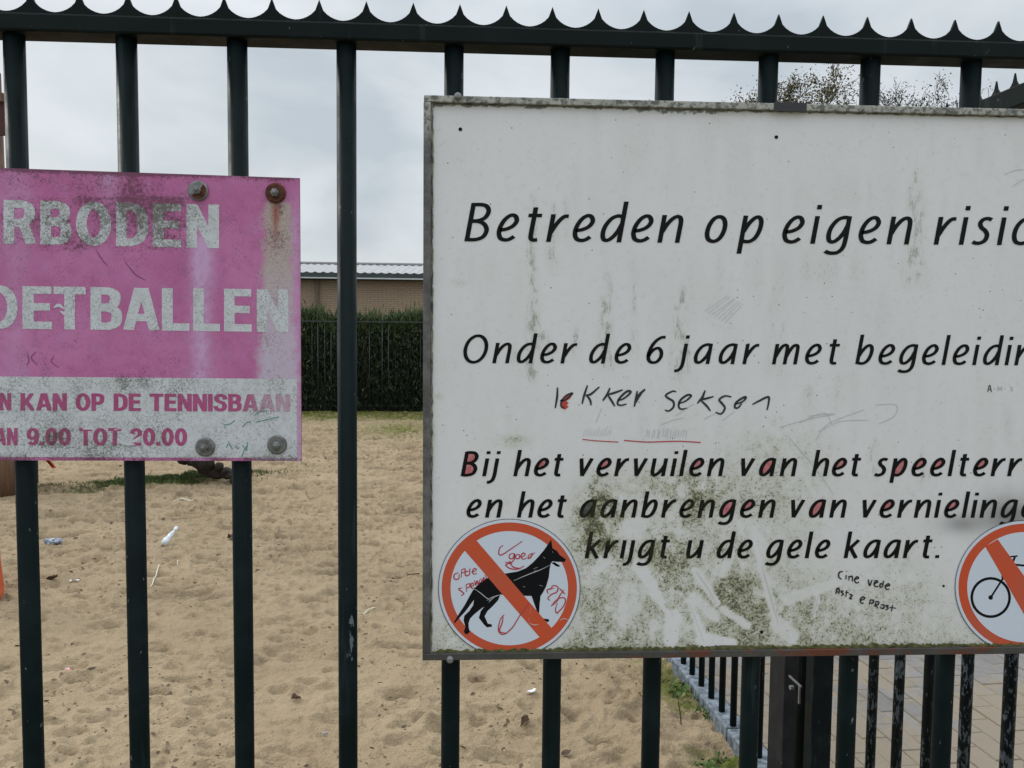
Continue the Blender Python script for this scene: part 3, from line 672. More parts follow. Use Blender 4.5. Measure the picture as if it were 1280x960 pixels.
M['moss_bit'] = basic('moss_ledge', (.045, .05, .012), (.16, .15, .055), 130, .95, 0, .8, .002, 'World')

PY = .972     # panel face
wc = onY(955, 826, .98)
ws = thing('white_sign', (wc[0], .98, wc[2]), 'large dirty white notice board with black italic rules text and round stickers', 'sign')
gx0, gx1, gy0, gy1, st_ = 534, 1378, 120, 826, 2.6
nx_, ny_ = int((gx1-gx0)/st_)+1, int((gy1-gy0)/st_)+1
gX, gY = np.meshgrid(np.linspace(gx0, gx1, nx_), np.linspace(gy0, gy1, ny_))
def edge_t(x): return 118.5+(x-530)*.0235
def edge_b(x): return 826-(x-530)*.0115
u_ = (gY-gy0)/(gy1-gy0); gYY = (edge_t(gX)+3)*(1-u_)+(edge_b(gX)-2)*u_
pv_ = [onY(a, b, PY) for a, b in zip(gX.ravel(), gYY.ravel())]
fi = np.arange(nx_*ny_).reshape(ny_, nx_)
fq = np.stack([fi[1:, :-1], fi[1:, 1:], fi[:-1, 1:], fi[:-1, :-1]], -1).reshape(-1, 4)
pan = obj('panel', pv_, fq.tolist(), M['white'], ws); set_attr(pan.data, 'dirt', white_dirt(gX.ravel(), gYY.ravel()))
def bar_px(p, q, w, Yf, Yb, name, m, parent, seg_=40, jag=0, bevel=.0008):
    """strip between two picture points, w wide (picture units, to the right of p->q), from Yf to Yb deep"""
    p = np.array(p, float); q = np.array(q, float); t = (q-p)/np.linalg.norm(q-p); n = np.array([-t[1], t[0]])
    v = []
    for i in range(seg_+1):
        c = p+(q-p)*i/seg_
        j = [0, 0] if not jag else rng.uniform(-jag, jag, 2)
        A = c+n*j[0]; B = c+n*(w+j[1])
        v += [onY(A[0], A[1], Yf), onY(B[0], B[1], Yf)]
        a = onY(A[0], A[1], Yf); b = onY(B[0], B[1], Yf); v += [(a[0], Yb, a[2]), (b[0], Yb, b[2])]
    f = []
    for i in range(seg_):
        k = 4*i; f += [(k, k+4, k+5, k+1), (k+2, k+3, k+7, k+6), (k, k+2, k+6, k+4), (k+1, k+5, k+7, k+3)]
    f += [(0, 1, 3, 2), (4*seg_, 4*seg_+2, 4*seg_+3, 4*seg_+1)]
    return obj(name, v, f, m, parent, bevel=bevel)
XR = 1378
bar_px((530, edge_t(530)), (XR, edge_t(XR)), 8.5, .966, .986, 'frame_strip', M['frame'], ws)
bar_px((540, edge_t(530)+8.6), (528.6, edge_b(530)-8.6), -.01, .966, .966, 'frame_gap', M['silicone'], ws, 2, 0, 0) if False else None
bar_px((538.6, edge_t(530)+8.7), (537.2, edge_b(530)-8.7), 9.2, .966, .986, 'frame_strip', M['frame'], ws)
bar_px((XR, edge_t(XR)+8.7), (XR-2, edge_b(XR)-8.7), 9, .966, .986, 'frame_strip', M['frame'], ws)
bar_px((528, edge_b(530)-8.5), (XR, edge_b(XR)-8.5), 8.5, .9655, .986, 'frame_strip', M['frame'], ws)
# lips of old sealant along the frame, uneven
bar_px((541, edge_t(540)+8.2), (XR-8, edge_t(XR)+8.2), 2.0, .9695, .9722, 'sealant', M['silicone'], ws, 160, .75, 0)
bar_px((541.5, edge_t(540)+10), (540, edge_b(540)-10), 1.6, .9695, .9722, 'sealant', M['silicone'], ws, 120, .7, 0)
bar_px((541, edge_b(540)-12), (1150, edge_b(1150)-13.5), 4.2, .9690, .9722, 'moss_ledge', M['moss_bit'], ws, 170, 1.9, 0)
bar_px((1150, edge_b(1150)-12.5), (XR-8, edge_b(XR)-12), 3.0, .9690, .9722, 'moss_ledge', M['moss_bit'], ws, 90, 1.6, 0)
fb = Flat(.9715); fb.poly([(878, 818.5), (879, 811), (884, 808), (905, 806.5), (919, 806.5), (921, 812), (921, 818.5)]); fb.build('peeling_flap', M['silicone'], ws)
bar_px((968, edge_t(968)-1.2), (1008.5, edge_t(1008.5)-1.2), 11, .9650, .9662, 'tape', mat('dark_tape', (.028, .026, .030), .55), ws, 12, .35, 0)
# screw heads and holes
for (px, py, r, mt) in ((572.5, 120.8, 4.6, 'galv'), (562.5, 824, 4.6, 'galv')):
    c = onY(px, py, .965); MB().tube([(c[0], .967, c[2]), (c[0], .9625, c[2]), (c[0], .9605, c[2])], [r/1000*.97, r/1000*.95, r/1000*.5], 14).build('screw', M[mt], ws, smooth=False)
hl = Flat(.9716)
M['hole'] = mat('hole_black', (.003, .003, .003), .9)
for (px, py, r) in ((575.5, 161.5, 2.4), (970.5, 171.3, 2.3), (952, 790, 2.2), (1179.5, 732.5, 1.6)): hl = Flat(.9716); hl.disc((px, py), r, r, 14); hl.build('drilled_hole', M['hole'], ws)

# lettering, one part per line
fillf = M['pen_fill']; darkf = M['pen_dark']
LN = []
def wl(words, y0, y1, sc, tag_=None):
    fl = ws
    for wd in words:
        text, x0, x1 = wd[:3]; fit = wd[3] if len(wd) > 3 else None; fills = wd[4] if len(wd) > 4 else None
        fo = wd[5] if len(wd) > 5 else fillf
        word(fl, text, x0, x1, y0, y1, sc, fit, fills, fo)
wl([('Betreden', 580.4, 849.5), ('op', 878.5, 950), ('eigen', 975.5, 1136), ('risico', 1167, 1252, 4)], 301.2, 306.5, 1.0)
wl([('Onder', 576, 716), ('de', 735, 785), ('6', 806, 830), ('jaar', 851, 943.5), ('met', 965, 1046), ('begeleiding', 1069, 1181.5, 5)], 453.6, 456.6, .735)
wl([('Bij', 576.3, 619.6, None, (0,)), ('het', 642, 701, None, (1,)), ('vervuilen', 721, 902, None, (1, 7)), ('van', 923, 993, None, (1,)), ('het', 1015, 1073, None, (1,)), ('speelterrein', 1093, 1188.8, 5, (1, 2, 3, 6))], 595.3, 595.2, .645)
fl = ws
for (t_, a_, b_, ft, fs, fo) in (('en', 582, 624.7, None, None, None), ('het', 646.6, 705, None, None, None), ('aanbrengen', 723.6, 966, None, (0,), darkf), ('van', 985.5, 1055, None, (1,), fillf), ('vernielingen', 1075, 1206.4, 7, (1, 5), fillf)):
    word(fl, t_, a_, b_, 646.9, 647.2, .645, ft, fs, fo)
word(None, 'aanbrengen', 723.6, 966, 646.9, 647.2, .645, None, (7, 8), fillf)
wl([('kr12gt', 731.3, 834), ('u', 857, 876.5), ('de', 895, 937), ('gele', 957, 1034), ('kaart.', 1055, 1173)], 698, 697.6, .655)

# handwriting
def Z(pts, ox, oy, k): return [(ox+p[0]/k, oy+p[1]/k) for p in pts]
hw = Flat(.97155); kk = 4.2667
for p in ([(72, 40), (70, 90), (60, 150)], [(205, 30), (240, 28)][:0] or [(232, 28), (215, 80), (203, 128)], [(296, 36), (250, 75), (222, 82)], [(225, 80), (245, 105), (252, 135)],
          [(352, 42), (335, 80), (313, 110)], [(420, 52), (370, 70), (335, 78)], [(338, 76), (360, 110), (378, 140)],
          [(392, 108), (420, 102), (455, 75), (462, 60), (440, 62), (405, 95), (392, 125), (408, 135), (440, 128)],
          [(498, 58), (490, 100), (482, 142)], [(488, 110), (510, 75), (540, 48)], [(492, 100), (515, 70), (538, 54)], [(490, 120), (505, 90), (528, 60)],
          [(705, 62), (685, 60), (650, 80), (660, 95), (690, 115), (690, 145), (665, 165), (645, 160)],
          [(720, 125), (755, 112), (785, 85), (765, 80), (730, 105), (718, 135), (730, 155), (765, 150)],
          [(860, 55), (845, 90), (818, 125)], [(905, 88), (860, 100), (825, 108)], [(835, 108), (865, 135), (888, 165)],
          [(1000, 90), (965, 85), (935, 105), (950, 125), (965, 150), (945, 180), (915, 172)],
          [(1020, 130), (1060, 115), (1078, 92), (1060, 95), (1025, 120), (1018, 145), (1035, 148), (1055, 125)],
          [(1118, 95), (1130, 120)][:0] or [(1112, 130), (1150, 110), (1195, 90), (1200, 110), (1190, 160)], [(860, 57), (850, 80), (848, 98)]):
    hw.line(Z(p, 680, 475, kk), 2.25, taper=lambda t: .75+.5*math.sin(math.pi*t))
for p in ([(86, 110), (110, 108), (145, 80), (150, 70), (120, 82), (95, 110), (92, 140), (108, 150)],): hw.line(Z(p, 680, 475, kk), 2.2)
ox, oy, kk = 1000, 640, 4.571       # two lines of small writing lower right
for p in ([(245, 340), (225, 345), (222, 370), (238, 385)], [(265, 360), (262, 385)], [(266, 336), (268, 340)], [(280, 365), (280, 392)], [(281, 372), (298, 368), (300, 398)], [(312, 385), (335, 378), (325, 370), (312, 388), (322, 405), (338, 400)],
          [(390, 385), (398, 420), (412, 388)], [(428, 408), (445, 400), (436, 392), (424, 410), (432, 426), (448, 424)], [(478, 392), (472, 425)], [(474, 412), (460, 410), (458, 428), (474, 428)], [(488, 424), (512, 420), (505, 410), (488, 425), (495, 442), (512, 440)],
          [(205, 468), (212, 438), (225, 442), (222, 470)], [(208, 455), (224, 458)], [(206, 440), (226, 442)], [(250, 450), (235, 455), (248, 468), (236, 478)], [(268, 448), (262, 485)], [(258, 458), (280, 462)], [(282, 470), (298, 476), (284, 494), (299, 496)],
          [(348, 505), (370, 495), (360, 485), (345, 500), (350, 520), (366, 520)], [(402, 500), (396, 530)], [(400, 502), (420, 505), (415, 520), (398, 520)], [(435, 508), (428, 542)], [(434, 510), (450, 515), (445, 530), (432, 530), (446, 550)],
          [(462, 532), (478, 530), (480, 548), (466, 550), (460, 540)], [(508, 535), (492, 535), (504, 550), (490, 560)], [(530, 530), (522, 568)], [(512, 545), (550, 550)]):
    hw.line(Z(p, ox, oy, kk), 1.6, taper=lambda t: .75+.5*math.sin(2.6*t+.4))
for p in ([(1135, 96), (1143, 68), (1150, 96)], [(1137, 86), (1149, 86)]): hw.line(Z(p, 880, 460, 3.2), 1.1)
hw.build('handwriting', M['pen_black'], ws)['kind'] = 'stuff'
hg = Flat(.97158)
for p in ([(1158, 83), (1166, 83)], [(1176, 92), (1177, 74), (1184, 86), (1190, 74), (1192, 92)], [(1200, 83), (1208, 83)], [(1225, 75), (1235, 80), (1228, 88), (1236, 92)]): hg.line(Z(p, 880, 460, 3.2), .8)
for i in range(7):     # pencil hatching
    x0 = 881+i*4.2; y0 = 389+i*2.4; hg.line([(x0, y0), (x0+26+rng.uniform(-4, 4), y0-20-i*.6)], .5)
for p in ([(975, 534), (1010, 524), (1045, 517), (1010, 520)], [(1000, 528), (1030, 516), (1040, 530)], [(1020, 550), (1035, 530), (1075, 514), (1080, 512)], [(1022, 540), (1050, 527), (1085, 525)], [(1095, 506), (1120, 506), (1118, 520), (1098, 530)], [(1256, 218), (1268, 213), (1280, 212)], [(1266, 233), (1276, 226), (1284, 222)],
          [(844, 520), (862, 508), (868, 505)], [(826, 531), (842, 525), (856, 522)], [(880, 524), (895, 516)], [(903, 526), (918, 514)], [(745, 528), (752, 510)]): hg.line(p, .7)
for i in range(16): x0 = 808+i*3.2+rng.uniform(-1, 1); hg.line([(x0, 547+rng.uniform(-2, 2)), (x0+1.5, 541), (x0+rng.uniform(0, 3), 536+rng.uniform(-2, 3))], .7, n=3)
for i in range(12): x0 = 729+i*3; hg.line([(x0, 545), (x0+2.5, 536+rng.uniform(-2, 2))], .45)
hg.build('scratched_lines', M['pen_grey'], ws)['kind'] = 'stuff'
hr = Flat(.97152)
hr.line([(728, 549), (745, 551), (773, 552.5)], 1.2); hr.build('red_underline', M['pen_red'], ws); hr = Flat(.97152); hr.line([(780, 550.5), (810, 552.5), (845, 551.5), (876, 553)], 1.4)
hr.build('red_underline', M['pen_red'], ws)
hs = Flat(.9716); hs.poly(Z([(95, 112), (112, 85), (140, 72), (150, 78), (140, 98), (118, 112), (132, 122), (120, 135), (132, 142), (112, 158), (94, 150), (88, 130)], 680, 475, 4.2667)); hs.build('red_blot', M['pen_fill_strong'], ws)
# thin bright lines scraped into the dirt
hc = Flat(.97162)
for p in ([(719, 768), (724, 780), (730, 796)], [(828, 742), (842, 770)], [(862, 754), (880, 802)], [(870, 714), (885, 735), (896, 756)], [(952, 705), (962, 740), (974, 783)], [(985, 545), (1020, 585), (1042, 618)], [(1015, 776), (1020, 758), (1024, 742)]): hc.line(p, 1.1, taper=lambda t: .4+1.0*math.sin(math.pi*t))
hc.build('scrape_lines', M['scratch_light'], ws)['kind'] = 'stuff'

# ---- round stickers
def sticker(cx, cy, rx, ry, lab, sl_up, sl_lo, black_fn, pen_fn=None, edge=3.2):
    t = 2*math.pi
    MBs = Flat(.9713); k = 90
    # a thin disc with its own thickness
    v = [onY(cx+(rx+edge)*math.cos(t*i/k), min(cy+(ry+edge)*math.sin(t*i/k), edge_b(cx)-8.9), .9711) for i in range(k)]
    v += [(p[0], .9719, p[2]) for p in v]; f = [tuple(range(k))[::-1]]+[(i, (i+1) % k, k+(i+1) % k, k+i) for i in range(k)]
    o = obj('sticker', v, f, M['st_white'], ws); o['label'] = lab
    inner = .868
    cut = lambda y: min(y, edge_b(cx)-9.2)
    rd = Flat(.97108, .000006)
    vv = [(cx+rx*math.cos(t*i/k), cut(cy+ry*math.sin(t*i/k))) for i in range(k)]+[(cx+rx*inner*math.cos(t*i/k), cut(cy+ry*inner*math.sin(t*i/k))) for i in range(k)]
    rd.shape(vv, [(i, (i+1) % k, k+(i+1) % k, k+i) for i in range(k)])
    (a, b), (c, d) = sl_up, sl_lo
    bl = Flat(.97103, .000006); black_fn(bl)
    bl.build('black_figure', M['st_black'], o, white_dirt)
    rd.Y = 0; rd.build('red_ring', M['st_red'], o, white_dirt)
    rs = Flat(.97094); rs.shape([a, b, d, c], [(0, 1, 2, 3)]); rs.build('red_slash', M['st_red'], o, white_dirt)
    if pen_fn: pf = Flat(.97086, .000004); pen_fn(pf); pf.build('red_scribble', M['pen_red'], o)['kind'] = 'stuff'
    et = Flat(.97116); et.line([(cx+(rx+edge+.9)*math.cos(t*i/60), min(cy+(ry+edge+.9)*math.sin(t*i/60), edge_b(cx)-9.5)) for i in range(60)], .8, True, 2)
    et.build('sticker_edge', mat('sticker_edge_grime', (.09, .10, .09), .7), o)
    set_attr(o.data, 'dirt', np.tile([.12, 0, 0, 0], (len(v), 1)))
    return o
q = lambda P: Z(P, 520, 620, 4.175)
def dog(fl):
    fl.poly(q([(195, 664), (222, 618), (255, 568), (278, 525), (298, 490), (330, 455), (362, 432), (400, 416), (470, 404), (530, 394), (575, 376), (612, 345), (640, 315), (668, 282), (690, 250), (706, 227), (712, 272), (736, 287), (750, 308), (783, 330),
               (776, 344), (742, 344), (712, 341), (704, 350), (698, 380), (693, 425), (680, 470), (662, 505), (650, 522), (645, 570), (642, 618), (636, 612), (620, 570), (603, 522), (560, 521), (500, 520), (450, 514),
               (433, 517), (400, 560), (375, 575), (335, 600)][:0] or
              [(195, 664), (222, 618), (255, 568), (278, 525), (298, 490), (330, 455), (362, 432), (400, 416), (470, 404), (530, 394), (575, 376), (612, 345), (640, 315), (668, 282), (690, 250), (706, 227), (712, 272), (736, 287), (750, 308), (783, 330),
               (776, 344), (742, 344), (712, 341), (704, 350), (698, 380), (693, 425), (680, 470), (662, 505), (650, 522), (645, 570), (642, 622), (634, 612), (620, 570), (603, 522), (560, 521), (500, 520), (440, 514), (412, 524), (384, 546), (372, 566),
               (340, 588), (305, 616), (282, 640), (274, 664), (276, 690), (281, 708), (272, 720), (256, 720), (250, 708), (258, 682), (248, 650), (252, 625), (278, 600), (298, 570), (303, 542), (285, 565), (258, 602), (230, 632), (206, 660)]))
    fl.poly(q([(440, 516), (428, 545), (400, 575), (372, 602), (358, 628), (374, 665), (396, 670), (397, 682), (370, 686), (352, 668), (328, 636), (338, 600), (362, 570), (384, 550), (412, 527)]))
    fl.poly(q([(706, 348), (722, 345), (750, 362), (748, 370), (730, 366)])); fl.poly(q([(650, 630), (668, 640), (690, 642), (697, 650), (688, 658), (670, 652), (655, 645)]))
def dogpen(fl):
    for p in ([(455, 258), (438, 270), (432, 300), (448, 307), (490, 280), (555, 236)], [(512, 300), (490, 305), (488, 325), (505, 325), (515, 302), (512, 330), (500, 345), (485, 340)], [(525, 305), (520, 325), (538, 325), (540, 308), (525, 305)],
              [(552, 320), (570, 305), (558, 298), (548, 315), (560, 330), (580, 322)], [(585, 312), (605, 300), (600, 318), (588, 325), (585, 312)], [(583, 330), (620, 295)], [(465, 345), (500, 350), (468, 358), (490, 378), (530, 382), (565, 365)], [(490, 350), (510, 372), (548, 378)],
              [(460, 620), (440, 645), (430, 700), (455, 722), (500, 690), (545, 620), (590, 560)], [(455, 622), (450, 660), (436, 705), (465, 715)],
              [(222, 400), (200, 410), (200, 432), (222, 432), (226, 408)], [(238, 385), (236, 425)], [(236, 386), (255, 380), (255, 395), (238, 402)], [(278, 390), (258, 398), (260, 415), (278, 410), (282, 375)], [(295, 398), (315, 385), (305, 378), (294, 395), (302, 408), (318, 402)],
              [(240, 480), (222, 485), (240, 500), (250, 510), (235, 520)], [(262, 462), (264, 500)], [(262, 462), (282, 458), (278, 475), (264, 480)], [(288, 475), (302, 462), (292, 455), (286, 470), (294, 482), (306, 478)], [(305, 440), (312, 465), (318, 442), (326, 462), (332, 436)], [(338, 430), (344, 448), (354, 425), (358, 442)], [(360, 412), (370, 432)],
              [(700, 490), (715, 468), (740, 475), (735, 500), (705, 515), (688, 535), (700, 545)], [(690, 510), (685, 490), (720, 480)], [(748, 480), (765, 500), (778, 512)], [(772, 490), (750, 520), (735, 550), (705, 575)], [(705, 575), (730, 545), (760, 530), (780, 540), (770, 575), (735, 610), (728, 590), (738, 560)], [(728, 600), (740, 615)]):
        fl.line(q(p), 1.25, taper=lambda t: .8+.5*math.sin(math.pi*t))
sticker(636.6, 735.2, 84.6, 82.2, 'round sticker forbidding dogs, scribbled on in red', (q([(300, 214)])[0], q([(722, 706)])[0]), (q([(237, 265)])[0], q([(667, 762)])[0]), dog, dogpen)
sf_ = Flat(.97080, .000003); sx_ = [c for c in ws.children if c.name.startswith('sticker')][0]
for p in ([(510, 442), (560, 420), (605, 402), (650, 385), (700, 360)], [(300, 482), (335, 505), (365, 530), (385, 540)], [(370, 545), (395, 530), (430, 517)], [(612, 380), (635, 372)], [(615, 393), (630, 388)], [(665, 318), (674, 326)], [(590, 662), (615, 672), (640, 670)], [(750, 650), (770, 640), (795, 645)], [(645, 465), (660, 470)], [(560, 470), (568, 476)], [(712, 290), (716, 294)]):
    sf_.line(q(p), .7, taper=lambda t: .5+.9*math.sin(math.pi*t))
sf_.build('scuff_lines', mat('sticker_scuff', (.50, .50, .52), .6), sx_)['kind'] = 'stuff'
q2 = lambda P: Z(P, 1190, 640, 5.3333)
def bike(fl):
    c = q2([(258, 570)])[0]; fl.line([(c[0]+23.6*math.cos(2*math.pi*i/40), c[1]+23.9*math.sin(2*math.pi*i/40)) for i in range(40)], 3.4, True, 2); fl.disc(c, 2.9, 2.9, 20)
    fl.line(q2([(260, 568), (335, 450)]), 2.4); fl.line(q2([(335, 450), (395, 350), (420, 300)]), 2.8); fl.line(q2([(330, 430), (352, 434)]), 2.5); fl.line(q2([(385, 299), (438, 293)]), 1.9); fl.line(q2([(405, 350), (520, 358), (700, 350)]), 2.6)
    c2 = q2([(475, 572)])[0]; fl.line([(c2[0]+7.5*math.cos(2*math.pi*i/24), c2[1]+7.8*math.sin(2*math.pi*i/24)) for i in range(24)], 2, True, 2); fl.line(q2([(475, 572), (480, 650), (510, 652)]), 2)
    fl.line(q2([(395, 365), (480, 560), (640, 360)]), 2.6); fl.line(q2([(480, 570), (780, 572), (650, 350)]), 2.2); fl.line(q2([(625, 320), (690, 318)]), 3.5)
    c3 = q2([(780, 572)])[0]; fl.line([(c3[0]+23.6*math.cos(2*math.pi*i/40), c3[1]+23.9*math.sin(2*math.pi*i/40)) for i in range(40)], 3.4, True, 2)
sticker(1281.5, 734, 83.5, 79.5, 'round sticker forbidding bicycles', (q2([(305, 182)])[0], (1345, 810)), (q2([(222, 231)])[0], (1318, 834)), bike)

# ------------------------------------------------------------------ pink sign
def pink_dirt(x, y):
    d = .37+.22*gs(x, y, 110, 232, 40, 22)+.17*gs(x, y, 170, 232, 30, 25)+.20*gs(x, y, 190, 262, 60, 30)+.12*gs(x, y, 30, 225, 60, 12)+.10*(vn(x, y, 1/14., 2)-.5)*2
    d += .22*gs(x, y, 120, 555, 60, 22)+.22*gs(x, y, 180, 480, 60, 14)+.12*gs(x, y, 60, 540, 80, 30)+.5*np.exp(-np.clip(y-213-.03*x, 0, 99)/2.0)+.35*np.exp(-np.clip(574-y, 0, 99)/2.5)
    d += .10*gs(x, y, 345, 380, 14, 90)+.25*gs(x, y, 345, 275, 16, 40)
    d += .16*(y > 246)*(y < 314)*(x < 236)*(.4+1.2*vn(x, y, 1/12., 90))
    d *= .8+.4*vn(x, y, 1/25., 9)
    f = 1.15*gs(x, y, 252+2*(vn(x, y, 1/15., 12)-.5), 420, 13, 1e4)*np.clip((y-262)/40, 0, 1)*(.45+.55*np.exp(-np.clip(y-330, 0, 999)/120))
    f = np.maximum(f, .5*gs(x, y, 137, 225, 12, 25)); f = np.maximum(f, .25*gs(x, y, 20, 300, 20, 1e4))
    f = np.maximum(f, .6*gs(x, y, 368, 420, 9, 1e4)*np.clip((y-230)/60, 0, 1))
    f = f*(.6+.8*vn(x, y, 1/6., 71))
    g_ = np.clip(1.25*gs(x, y, 347+4*(vn(x, y, 1/9., 14)-.5), 400, 17+.04*(y-240), 1e4), 0, 1)*np.clip((y-243)/14, 0, 1)
    r = .95*gs(x, y, 344.5, 268, 4.2-.02*(y-250), 26)*(y > 245)
    return np.stack([np.clip(d, 0, 1), np.clip(f, 0, 1), np.clip(g_, 0, 1), np.clip(r, 0, 1)], -1)
def pink_mat(name, base, base2, isletter=False):
    m = mat(name, base, .5, 0, .4); g = G(m); co = g.coord('World'); a = g.attr('dirt')
    big = g.noise(11, 4, .6, co); fine = g.noise(560, 4, .75, co); med = g.noise(90, 5, .7, co)
    c = g.mix(g.rng(big, .3, .7), base, base2); c = g.mix(g.rng(med, .42, .70, 0, .55), c, tuple(q*.72 for q in base)); c = g.mix(g.rng(g.noise(45, 5, .75, co), .50, .72, 0, .45), c, tuple(min(.6, q*1.25+.04) for q in base2))
    if not isletter:
        c = g.mix(g.m_('MULTIPLY', a[1], .8), c, (.62, .42, .66))
        gm = g.rng(g.m_('ADD', a[2], g.m_('MULTIPLY', med, 1.1)), .80, 1.45, 0, .95)
        sx = g.nt.nodes.new('ShaderNodeSeparateXYZ'); g.nt.links.new(co, sx.inputs[0])
        bei = g.mix(g.rng(sx.outputs[2], CAMZ-.03, CAMZ+.12), (.55, .47, .58), (.46, .39, .34)); c = g.mix(gm, c, bei)
    if isletter: c = g.mix(g.m_('MULTIPLY', a[2], .62 if base[1] < .3 else 0.0), c, (.56, .50, .58))
    s1 = g.rng(g.m_('ADD', g.m_('MULTIPLY', a[0], .8), g.m_('MULTIPLY', fine, 1.9)), 1.24 if isletter else 1.34, 1.6, 0, .7 if isletter else .52)
    c = g.mix(s1, c, (.10, .085, .07) if isletter else (.14, .035, .075))
    s2 = g.rng(g.m_('ADD', g.m_('MULTIPLY', a[0], .8), g.m_('MULTIPLY', g.noise(230, 6, .8, co), 1.8)), 1.40, 1.56, 0, .65); c = g.mix(s2, c, (.07, .06, .045) if isletter else (.10, .03, .05))
    c = g.mix(g.m_('MULTIPLY', a[3], .9), c, (.30, .055, .02))
    g.col(c); g.bump(fine, .25, .0004); return m
M['pink'] = pink_mat('faded_pink', (.495, .135, .325), (.555, .190, .400))
M['pk_white'] = pink_mat('pale_print', (.61, .62, .65), (.64, .66, .70), True)
M['pk_text'] = pink_mat('magenta_text', (.42, .060, .20), (.46, .09, .24), True)
QY = .9835
pc = onY(190, 576, QY)
ps = thing('pink_sign', (pc[0], QY, pc[2]), 'faded pink metal sign with worn white capitals, bolted to the bars at left', 'sign')
pt = lambda x: 209.8+(x/374)*12.8
pb = lambda x: 575.5+(x/374)*.8
PX0, PX1 = -128, 374.5
gX, gU = np.meshgrid(np.linspace(PX0, PX1, 200), np.linspace(0, 1, 144)); gYY = pt(gX)*(1-gU)+pb(gX)*gU; gX2 = gX+gU*2.2*(gX-PX0)/(PX1-PX0)
pv_ = [onY(a, b, QY-.002) for a, b in zip(gX2.ravel(), gYY.ravel())]; fi = np.arange(200*144).reshape(144, 200)
fq = np.stack([fi[1:, :-1], fi[1:, 1:], fi[:-1, 1:], fi[:-1, :-1]], -1).reshape(-1, 4).tolist()
bnd = list(fi[0, :])+list(fi[1:, -1])+list(fi[-1, :-1][::-1])+list(fi[1:-1, 0][::-1]); nb = len(bnd); base = len(pv_)
pv_ += [(pv_[i][0], QY+.0008, pv_[i][2]) for i in bnd]
fq += [(bnd[i], bnd[(i+1) % nb], base+(i+1) % nb, base+i) for i in range(nb)]
da = pink_dirt(np.concatenate([gX2.ravel(), gX2.ravel()[bnd]]), np.concatenate([gYY.ravel(), gYY.ravel()[bnd]]))
da[base:, 0] = 1
pn = obj('panel', pv_, fq, M['pink'], ps); set_attr(pn.data, 'dirt', da)
LYp = QY-.0022
wb = Flat(LYp)       # white field as a grid so that the dirt can vary over it
gx_ = np.linspace(-122, 371, 150); gy_ = np.linspace(0, 1, 34); yt = lambda x: 470.6+x*.0085; yb = lambda x: 571.2+x*.0035
vv = [(a, yt(a)*(1-b)+yb(a)*b) for b in gy_ for a in gx_]; ii = np.arange(150*34).reshape(34, 150)
wb.shape(vv, np.stack([ii[:-1, :-1], ii[:-1, 1:], ii[1:, 1:], ii[1:, :-1]], -1).reshape(-1, 4).tolist()); wb.build('white_field', M['pk_white'], ps, pink_dirt)
def subdiv_build(fl, name, m, parent):
    o = fl.build(name, m, parent, pink_dirt); return o
bold(LYp, M['pk_white'], 'VERBODEN', 0, 0, 304.2, 312.6, 54.5, boxes=[(-76, -36), (-34.5, 0), (4.4, 46), (50.3, 89), (95, 139), (145, 185), (191, 226.5), (233, 273.8)])
bold(LYp, M['pk_white'], 'VOETBALLEN', 0, 0, 410.6, 415.4, 53.3, boxes=[(-64, -22), (-21, 22), (28, 65), (67, 107), (113, 152.5), (154, 199.3), (202.3, 236.8), (241.6, 275), (280, 314.6), (321, 360.5)])
for (t_, a, b) in (('ALLEN', -60, 14), ('KAN', 25.6, 83.6), ('OP', 94.4, 130.3), ('DE', 142, 176), ('TENNISBAAN', 187, 362.5)): bold(LYp-.0003, M['pk_text'], t_, a, b, 513, 514.6, 21.8, 3.0)
for (t_, a, b) in (('VAN', -22, 22), ('9.00', 33.4, 88.4), ('TOT', 99, 151.5), ('20.00', 162.5, 233.8)): bold(LYp-.0003, M['pk_text'], t_, a, b, 556.6, 557.4, 21.8, 3.0)
# green pen marks, pale scrapes
gp = Flat(LYp-.0005)
for p in ([(1020, 378), (1040, 368), (1070, 362)], [(1025, 408), (1060, 400), (1115, 388)], [(970, 428), (985, 412), (1005, 405)], [(895, 420), (920, 415), (940, 400)], [(905, 510), (915, 495), (930, 518)], [(970, 500), (985, 520), (990, 488)], [(985, 505), (965, 548)], [(940, 505), (955, 515)], [(912, 485), (918, 492)]):
    gp.line(Z(p, 0, 400, 3.2), .9)
gp.build('green_pen_marks', M['pen_green'], ps)['kind'] = 'stuff'
ws_ = Flat(LYp-.00035)
for p in ([(215, 655), (235, 645), (258, 660)], [(240, 668), (262, 680), (270, 672)]): ws_.line(Z(p, 0, 180, 3.2), 3.2, taper=lambda t: .3+math.sin(math.pi*t))
for p in ([(330, 436), (360, 432), (380, 437)], [(455, 440), (490, 432)], [(515, 492), (545, 480), (565, 465)], [(470, 480), (505, 495), (540, 497)]): ws_.line(Z(p, 0, 400, 3.2), 3.0, taper=lambda t: .3+math.sin(math.pi*t))
ws_.build('pale_scrapes', mat('pale_scrape', (.60, .60, .64), .6), ps)['kind'] = 'stuff'
kf = Flat(LYp-.0001)
for p in ([(110, 835), (115, 865), (108, 885)], [(145, 830), (125, 855), (150, 885)], [(175, 870), (185, 885)], [(215, 850), (205, 870), (235, 895)], [(385, 425), (410, 465), (432, 490)], [(500, 470), (540, 520), (582, 545)]): kf.line(Z(p, 0, 180, 3.2), 1.3, taper=lambda t: .5+.7*math.sin(math.pi*t))
kf.build('dark_scratches', mat('dark_scratch', (.27, .07, .16), .7), ps)['kind'] = 'stuff'
